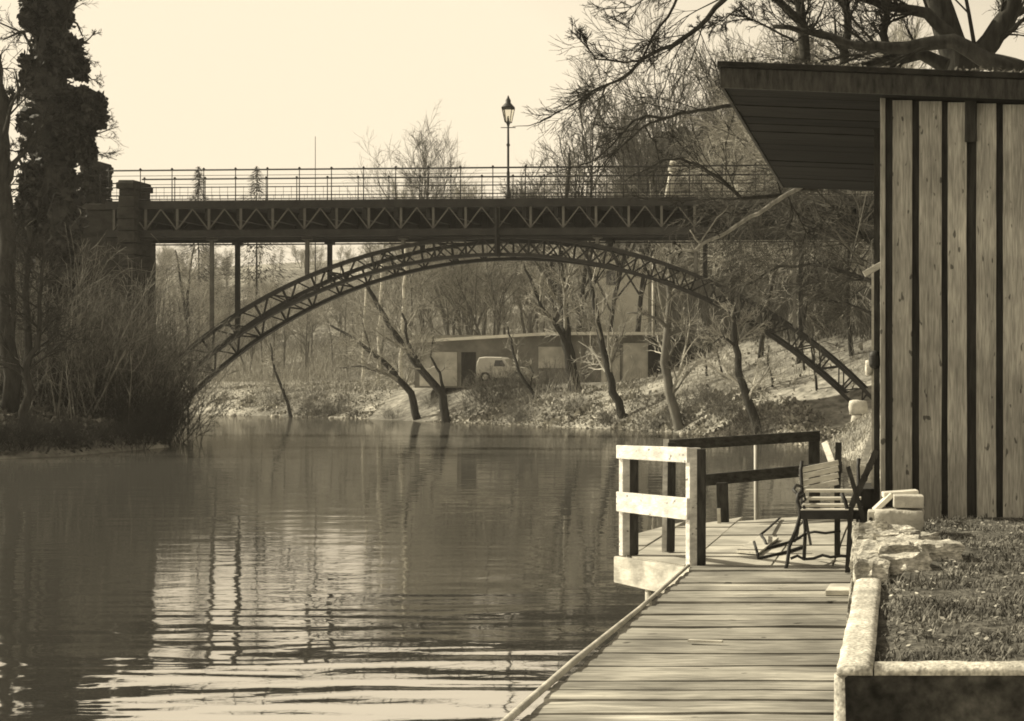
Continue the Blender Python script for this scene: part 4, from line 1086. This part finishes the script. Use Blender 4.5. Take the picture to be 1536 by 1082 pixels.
mb = MB(); q0 = P(1258,664,12.3); q1 = P(1256,735,12.25); mb.beam(q1,q0,.055,.03,V((0,1,0))); mb.beam(V((q1.x,12.25,0)),q1,.05,.03,V((0,1,0)))
tag(mb.build('dark_stake','darkwood'),'dark pointed board standing upright beside the iron bench back','board')
def crate():
    x0,x1 = (1286-VX)/F*12.4,(1322-VX)/F*12.4; y0 = 12.4
    o = thing('dark_crate','dark boarded crate against the hut wall behind the folded chair','crate',((x0+x1)/2,y0,0))
    mb = MB(); mb.box(x0,x1,y0,y0+.7,0.02,.55)
    mb.build('body','recess',o,.004)
    mb = MB()
    for z in (.05,.23,.41): mb.box(x0-.012,x1,y0-.014,y0-.002,z,z+.15)
    mb.box(x0-.02,x1,y0-.02,y0+.72,.553,.575); mb.build('board','darkwood',o,.003)
crate()
# broken frame lying on the boards
def lying():
    o = thing('broken_chair','small broken iron chair frame lying on the landing boards left of the bench','frame',(-1.3,12.6,0))
    def g(px,py,h=0):
        Y = (EYE-h)*F/(py-VY); return V(((px-VX)/F*Y,Y,h))
    mb = MB(); r = .013
    mb.tube([g(1170,777,.02),g(1150,795,.06),g(1141,802,.1)],[r]*3,6); mb.tube([g(1141,802,.1),g(1147,810,.06),g(1151,821,.012)],[r]*3,6)
    mb.tube([g(1140,825,.012),g(1182,814,.012),g(1200,806,.012)],[r]*3,6); mb.tube([g(1131,813,.11),g(1135,826,.05),g(1138,838,.012)],[r]*3,6); mb.tube([g(1138,838,.012),g(1180,828,.012),g(1205,820,.012)],[r]*3,6)
    mb.build('frame','blackiron',o)
    mb = MB(); a,b_,c_ = g(1104,826,.03),g(1140,803,.03),g(1168,806,.03); d = g(1138,829,.03)
    mb.add([a,d,c_,b_,a-V((0,0,.018)),d-V((0,0,.018)),c_-V((0,0,.018)),b_-V((0,0,.018))],[(0,1,2,3),(7,6,5,4),(0,4,5,1),(1,5,6,2),(2,6,7,3),(3,7,4,0)]); mb.build('board','palewood',o)
lying()
mb = MB(); mb.hexa([(-.525,9.98,.004),(-.27,9.98,.004),(-.27,10.32,.004),(-.505,10.32,.004),(-.525,9.98,.042),(-.27,9.98,.042),(-.27,10.32,.042),(-.505,10.32,.042)])
tag(mb.build('loose_board','palewood',None,.004),'short pale board lying on the planks against the rubble edge','board')
mb = MB(); mb.beam((-1.22,8.2,.012),(-1.02,8.17,.012),.03,.012); tag(mb.build('wood_splinter','palewood'),'thin pale splinter of wood lying alone on the jetty planks','splinter')

# ------------------------------------------------------------------ walled bed beside the jetty
ZB = .40
def bed():
    o = thing('garden_wall','low concrete edged wall round the rough grass bed beside the jetty','wall',(0,5.6,0))
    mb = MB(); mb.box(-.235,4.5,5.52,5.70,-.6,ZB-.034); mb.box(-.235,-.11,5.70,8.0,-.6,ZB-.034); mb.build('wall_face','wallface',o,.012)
    mb = MB(); mb.tube([(-.222,5.553,-.6),(-.224,5.552,-.1),(-.222,5.553,ZB-.036)],[.036,.037,.035],12); mb.build('corner','concrete',o)  # pale round added so the wall's left edge looks sunlit
    mb = MB(); rg = random.Random(2)
    def strip(x0,x1,y0,y1,n,along):
        vs = []; k = 5
        for i in range(n+1):
            u = i/n
            for j in range(k+1):
                w = j/k
                if along == 'y': x,y = x0+(x1-x0)*w, y0+(y1-y0)*u
                else: x,y = x0+(x1-x0)*u, y0+(y1-y0)*w
                edge = .011 if j in (0,k) else 0
                nz = noise.noise(V((x*9,y*9,2)))*.005+noise.noise(V((x*25,y*25,5)))*.003
                jit = noise.noise(V((x*6,y*6,9)))*.006 if j in (0,k) else 0
                vs.append((x+(jit if along == 'y' else 0),y+(jit if along != 'y' else 0),ZB+nz-edge))
            for j in (k,0):
                w = j/k
                x,y = (x0+(x1-x0)*w, y0+(y1-y0)*u) if along == 'y' else (x0+(x1-x0)*u, y0+(y1-y0)*w)
                vs.append((x,y,ZB-.036))
        m = k+3; fs = []
        for i in range(n):
            for j in range(m):
                a,b_ = i*m+j, i*m+(j+1)%m; c_,d = b_+m, a+m
                fs.append((a,b_,c_,d) if along == 'y' else (d,c_,b_,a))
        fs.append(tuple(range(m))[::-1]); fs.append(tuple(n*m+j for j in range(m)))
        mb.add(vs,fs,True)
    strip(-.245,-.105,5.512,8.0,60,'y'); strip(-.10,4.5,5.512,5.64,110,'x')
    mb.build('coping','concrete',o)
    mb = MB(); mb.box(-.22,-.02,8.0,11.6,-.6,ZB-.17); mb.build('rubble_core','wallface',o,.02)
bed()
# rubble stones of the broken wall end, each on its own
rg = random.Random(8)
STN = [(-.165,8.22,ZB-.05,.20,.42,.22,0),(-.16,8.62,ZB-.06,.22,.36,.2,.2),(-.02,8.55,ZB-.02,.34,.40,.16,.3),(-.18,9.02,ZB-.05,.24,.42,.22,-.1),(-.01,9.05,ZB+.0,.30,.5,.18,.1),(.22,9.0,ZB+.01,.32,.28,.15,.4),(-.2,9.45,ZB-.04,.24,.42,.24,.1),(-.02,9.5,ZB+.01,.28,.34,.18,-.2),(-.2,9.9,ZB-.02,.25,.42,.26,0),(-.02,9.95,ZB+.0,.24,.4,.17,.1),(.13,9.72,ZB-.01,.2,.3,.14,.5),(-.24,8.8,.12,.16,.5,.3,0),(-.25,9.4,.14,.16,.6,.3,0),(-.24,10.0,.14,.16,.6,.3,0)]
LB = ['flat rubble stone next to the end of the concrete coping','second rubble stone along the jetty edge from the coping','low broken stone half sunk in grass behind the coping end','large split rubble stone at the middle of the jetty edge','wide cracked stone at the middle of the broken wall','stone slab poking out furthest into the grass','rubble stone beside the loose pale board','stone between the split rubble and the brick stack','rubble block directly in front of the brick stack','flat stone right in front of the brick stack','small stone in the grass beside the brick stack','lower stone in the wall face nearest the coping','lower stone in the wall face at the middle of the broken stretch','lower stone in the wall face under the brick stack']
for k,(x,y,z,sx,sy,sz,rz) in enumerate(STN):
    mb = MB(); mb.rock((0,0,0),(sx*.93,sy*.84,sz*1.1),k*1.7+.3,.24,.80,6,rz,(rg.uniform(-.16,.16),rg.uniform(-.10,.10)),False)
    o = tag(mb.build('rubble_stone','rubble'),LB[k],'stone'); o.location = (x,y,z)
# stacked bricks
mb = MB(); mb.rock((0,0,0),(.36,.30,.15),3,.10,.85,6); o = tag(mb.build('stone_block','brick'),'thick pale block at the bottom of the small stack before the hut corner','block'); o.location = (-.01,10.42,ZB+.10)
def hollow():
    o = thing('hollow_brick','hollow brick with two holes standing on its end beside the bottom block','brick',(-.20,10.36,ZB+.1))
    mb = MB(); x0,x1,y0,y1,z0,z1 = -.235,-.185,10.30,10.5,ZB-.02,ZB+.165
    mb.box(x0,x1,y0,y1,z0,z1); mb.build('body','brick',o,.006)
    for z in (ZB+.04,ZB+.11):
        mb = MB(); mb.tube([(-.21,10.2985,z),(-.21,10.2965,z)],[.014]*2,10); mb.build('hole','recess',o)
hollow()
mb = MB(); mb.box(-.11,.11,-.09,.09,-.045,.045); o = tag(mb.build('brick','brick',None,.008),'pale brick lying on top of the bottom block','brick'); o.location = (.06,10.42,ZB+.232); o.rotation_euler = (0,.02,.05)
mb = MB(); mb.box(-.13,.13,-.07,.07,-.02,.02); o = tag(mb.build('flat_tile','stonepale',None,.006),'flat pale tile topmost of the small stack, behind the brick','tile'); o.location = (.0,10.57,ZB+.275); o.rotation_euler = (0,-.06,.15)
mb = MB(); mb.box(-.09,.09,-.07,.07,-.018,.018); o = tag(mb.build('tile_fragment','stonepale',None,.005),'broken tile propped at a slant against the left of the small stack','tile'); o.location = (-.125,10.5,ZB+.215); o.rotation_euler = (0,-.75,.1)
# soil and grass
def turf():
    xs = np.arange(-.12,4.6,.07); ys = np.arange(5.6,11.72,.07); vs = []
    def h(x,y): return ZB-.025+.035*noise.noise(V((x*1.4,y*1.4,0)))+.02*noise.noise(V((x*5,y*5,4)))-(.02 if x < -.02 else 0)
    for y in ys:
        for x in xs: vs.append((x,y,h(x,y)))
    n = len(xs); fs = [(j*n+i,j*n+i+1,(j+1)*n+i+1,(j+1)*n+i) for j in range(len(ys)-1) for i in range(n-1)]
    mb = MB(); mb.add(vs,fs,True); tag(mb.build('soil','soil'),kind='structure')
    rg = random.Random(14); mb = MB()
    for _ in range(30000):
        y = 5.66+rg.random()**1.15*6.0; x = rg.uniform(-.1,2.0)
        d = noise.noise(V((x*2.2,y*2.2,8)))
        if d < -.12+rg.random()*.3-.15 and rg.random() < .85: continue
        if x < .28 and 8.1 < y < 10.6 and rg.random() < .85: continue
        p = V((x,y,h(x,y)-.004)); L = rg.uniform(.014,.05)*(1.1+d); t = rg.uniform(0,6.28); bend = rg.uniform(.3,1.4)
        w = V((-math.sin(t),math.cos(t),0))*rg.uniform(.0022,.0045); f = V((math.cos(t)*bend,math.sin(t)*bend,1)).normalized()
        m_ = p+f*L*.55; e = m_+V((math.cos(t)*bend*1.3,math.sin(t)*bend*1.3,.6)).normalized()*L*.5
        mb.add([p-w,p+w,m_+w*.8,m_-w*.8,e],[(0,1,2,3),(3,2,4)])
    tag(mb.build('grass','grass'),'rough short winter grass growing in the walled bed',  'grass', kind='stuff')
    mb = MB()
    for _ in range(1300):
        y = 5.7+rg.random()*5.8; x = rg.uniform(-.05,2.0); p = V((x,y,h(x,y)+.012)); t = rg.uniform(0,6.28); s_ = rg.uniform(.008,.022)
        a = V((math.cos(t),math.sin(t),rg.uniform(-.4,.4)))*s_; b_ = V((-math.sin(t),math.cos(t),rg.uniform(-.4,.6)))*s_*.6
        mb.quad(p-a,p-b_,p+a,p+b_)
    tag(mb.build('dry_leaves','litter'),'scattered pale dry leaves lying in the walled grass bed','leaves',kind='stuff')
turf()

# ------------------------------------------------------------------ hut
def hut():
    YF = 11.72; XL = -.15; XR = 4.4; YB = 17.15; SL = .039
    o = thing('wooden_hut','dark boarded wooden hut with a wide overhanging roof beside the jetty','hut',(2,14,0))
    zt = lambda x: 3.965-SL*(x-XL)
    mb = MB(); mb.hexa([(XL+.02,YF,-.4),(XR,YF,-.4),(XR,YB,-.4),(XL+.02,YB,-.4),(XL+.02,YF,zt(XL)-.05),(XR,YF,zt(XR)-.05),(XR,YB,zt(XR)-.05),(XL+.02,YB,zt(XL)-.05)]); mb.build('wall','recess',o)
    rg = random.Random(3); mb = MB(); X = lambda px: (px-VX)/F*(YF-.03)
    edges = [(1340,1367),(1380,1411.5),(1423,1449),(1466,1493),(1506,1536),(1548,1577),(1590,1619),(1632,1660),(1673,1702),(1715,1744),(1757,1786),(1800,1829),(1842,1871),(1884,1912),(1926,1955),(1968,1998),(2010,2040),(2052,2080),(2094,2123)]
    for a,c_ in edges:
        x0,x1 = X(a-1.2),X(c_+1.2); n = 14; vs = []
        for i in range(n+1):
            z = .36+(zt(x0)-.14-.36)*i/n; j0 = noise.noise(V((a,z*1.3,0)))*.006; j1 = noise.noise(V((c_,z*1.3,5)))*.006; yy = YF-.032+noise.noise(V((a,z,9)))*.004
            vs += [(x0+j0,YF-.002,z),(x0+j0,yy,z),(x1+j1,yy,z),(x1+j1,YF-.002,z)]
        fs = [(i*4+j,i*4+(j+1)%4,(i+1)*4+(j+1)%4,(i+1)*4+j) for i in range(n) for j in range(4)]
        fs += [(3,2,1,0),(n*4,n*4+1,n*4+2,n*4+3)]
        mb.add(vs,[f[::-1] for f in fs])
    mb.build('cladding','cladding',o,.003)
    mb = MB(); mb.box(XL-.012,XL+.03,YF-.05,YF+.05,.2,zt(XL)-.12); mb.build('corner_strip','cladding',o,.004)
    mb = MB(); mb.box(XL+.033,XL+.095,YF-.02,YF-.002,.2,zt(XL)-.12); mb.build('corner_recess','recess',o)
    mb = MB()
    y = YF+.05
    while y < YB-.1:
        w = rg.uniform(.14,.2); mb.box(XL-.012,XL+.018,y+.004,min(y+w,YB),-.3,zt(XL)-.1); y += w
    mb.build('side_cladding','darkwood',o)
    # roof: slab, fascia, soffit boards
    x0,x1,y0,y1 = -1.45,4.9,11.45,17.4
    zr = lambda x: 4.04-SL*(x+1.45)
    mb = MB()
    mb.hexa([(x0-.02,y0-.03,zr(x0)),(x1,y0-.03,zr(x1)),(x1,y1,zr(x1)),(x0-.02,y1,zr(x0)),(x0-.02,y0-.03,zr(x0)+.045),(x1,y0-.03,zr(x1)+.045),(x1,y1,zr(x1)+.045),(x0-.02,y1,zr(x0)+.045)])
    rf = mb.build('roof','roof',o,.006)
    mb = MB(); mb.hexa([(x0,y0,zr(x0)-.165),(x1,y0,zr(x1)-.165),(x1,y0+.03,zr(x1)-.165),(x0,y0+.03,zr(x0)-.165),(x0,y0,zr(x0)-.003),(x1,y0,zr(x1)-.003),(x1,y0+.03,zr(x1)-.003),(x0,y0+.03,zr(x0)-.003)])
    mb.hexa([(x0,y0+.033,zr(x0)-.165),(x0+.03,y0+.033,zr(x0)-.165),(x0+.03,y1-.02,zr(x0)-.165),(x0,y1-.02,zr(x0)-.165),(x0,y0+.033,zr(x0)-.003),(x0+.03,y0+.033,zr(x0)-.003),(x0+.03,y1-.02,zr(x0)-.003),(x0,y1-.02,zr(x0)-.003)])
    mb.build('fascia','darkwood',rf,.004)
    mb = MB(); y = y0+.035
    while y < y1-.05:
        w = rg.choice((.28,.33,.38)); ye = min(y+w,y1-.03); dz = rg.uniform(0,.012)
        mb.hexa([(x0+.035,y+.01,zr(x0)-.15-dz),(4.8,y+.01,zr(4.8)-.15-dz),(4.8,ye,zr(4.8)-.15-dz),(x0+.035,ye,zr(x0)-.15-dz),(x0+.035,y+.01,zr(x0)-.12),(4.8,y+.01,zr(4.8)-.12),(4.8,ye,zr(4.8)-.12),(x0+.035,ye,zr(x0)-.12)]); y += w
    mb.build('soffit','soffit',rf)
    # things fixed to the wall
    mb = MB(); mb.box(X(1447),X(1465),YF-.075,YF-.036,P(0,215,YF).z,P(0,150,YF).z); mb.build('bracket','recess',o,.01)
    mb = MB(); mb.beam(P(1296,412,12.2),P(1324,396,12.2),.05,.06,V((0,1,0))); mb.build('arm_bracket','palewood',o,.004)
    mb = MB(); mb.beam((-.235,12.6,.1),(-.235,12.6,2.55),.035,.035,V((0,1,0))); mb.build('side_post','palewood',o)
    mb = MB(); mb.beam((-.20,12.3,.1),(-.20,12.3,3.7),.05,.05,V((0,1,0))); mb.build('drain_pipe','darkwood',o)
    c = P(1312,540,12.3); mb = MB(); mb.rock(c,(.09,.12,.15),2,.2,.4); mb.build('hook_block','blackiron',o)
    c = P(1304,552,12.45); mb = MB(); mb.rock(c,(.07,.1,.13),5,.2,.4); mb.build('insulator','stonepale',o)
    # moss and leaves on the roof edge
    mb = MB(); rr = random.Random(6)
    for _ in range(2600):
        x = rr.uniform(-1.4,4.4); y = y0+rr.random()**2*2.0; d = noise.noise(V((x*2,y*2,3)))
        if d < -.1: continue
        p = V((x,y,zr(x)+.05+rr.random()*.03)); a = V((rr.gauss(0,1),rr.gauss(0,1),rr.gauss(0,.5))).normalized()*rr.uniform(.01,.03); b_ = a.cross(V((rr.gauss(0,1),rr.gauss(0,1),rr.gauss(0,1)))).normalized()*.012
        mb.quad(p-a,p-b_,p+a,p+b_)
    mb.build('moss','grass',rf)['kind'] = 'stuff'
hut()

# ------------------------------------------------------------------ light, sky, camera
HAZE = .0004
SUN_AZ = math.atan2(-.992,.124); SUN_EL = math.radians(38)
sd = V((math.cos(SUN_EL)*math.sin(SUN_AZ), math.cos(SUN_EL)*math.cos(SUN_AZ), math.sin(SUN_EL)))
ld = bpy.data.lights.new('sun','SUN'); ld.energy = 3.4; ld.angle = math.radians(.6); ld.color = (1,.905,.70)
lo = bpy.data.objects.new('sun', ld); COL.objects.link(lo); lo.rotation_euler = (-sd).to_track_quat('-Z','Y').to_euler()
w = bpy.data.worlds.new('World'); SC.world = w; w.use_nodes = True
N = w.node_tree.nodes; L = w.node_tree.links; bg = N['Background']
sk = N.new('ShaderNodeTexSky'); sk.sky_type = 'NISHITA'; sk.sun_disc = False; sk.sun_elevation = SUN_EL; sk.sun_rotation = SUN_AZ % (2*math.pi)
sk.air_density = 1.0; sk.dust_density = 2.0; sk.ozone_density = 1.0
# the print is monochrome: the sky's luminance, toned sepia
bw = N.new('ShaderNodeRGBToBW'); L.new(sk.outputs['Color'], bw.inputs['Color'])
mn = N.new('ShaderNodeMath'); mn.operation = 'MINIMUM'; mn.inputs[1].default_value = 3.52; L.new(bw.outputs['Val'], mn.inputs[0])
tn = N.new('ShaderNodeVectorMath'); tn.operation = 'SCALE'; tn.inputs[0].default_value = (1,.87,.655); L.new(mn.outputs['Value'], tn.inputs['Scale'])
L.new(tn.outputs['Vector'], bg.inputs['Color']); bg.inputs['Strength'].default_value = .148

b = MB(); b.box(-300,110,-30,230,-3.2,46)
hm = bpy.data.materials.new('river_haze'); hm.use_nodes = True; hn = hm.node_tree.nodes; hn.clear()
ho = hn.new('ShaderNodeOutputMaterial'); hv = hn.new('ShaderNodeVolumePrincipled'); hv.inputs['Density'].default_value = HAZE; hv.inputs['Color'].default_value = (1,.97,.9,1); hv.inputs['Anisotropy'].default_value = .1
hm.node_tree.links.new(hv.outputs['Volume'], ho.inputs['Volume'])
tag(b.build('haze', hm), 'thin pale haze over the river valley', 'haze', kind='stuff')
SC.cycles.volume_bounces = 0

cd = bpy.data.cameras.new('camera'); cam = bpy.data.objects.new('camera', cd); COL.objects.link(cam)
cam.location = (0,0,EYE); cam.rotation_euler = (math.pi/2,0,0)
cd.sensor_fit = 'HORIZONTAL'; cd.sensor_width = 36; cd.lens = F*36/1536
cd.shift_x = (768-VX)/1536; cd.shift_y = (VY-541)/1536
cd.clip_start = .1; cd.clip_end = 2000
SC.camera = cam
SC.view_settings.view_transform = 'Standard'; SC.view_settings.look = 'None'; SC.view_settings.exposure = 1.0; SC.view_settings.gamma = 1
SC.cycles.max_bounces = 6; SC.cycles.diffuse_bounces = 3; SC.cycles.glossy_bounces = 3; SC.cycles.filter_width = 1.8
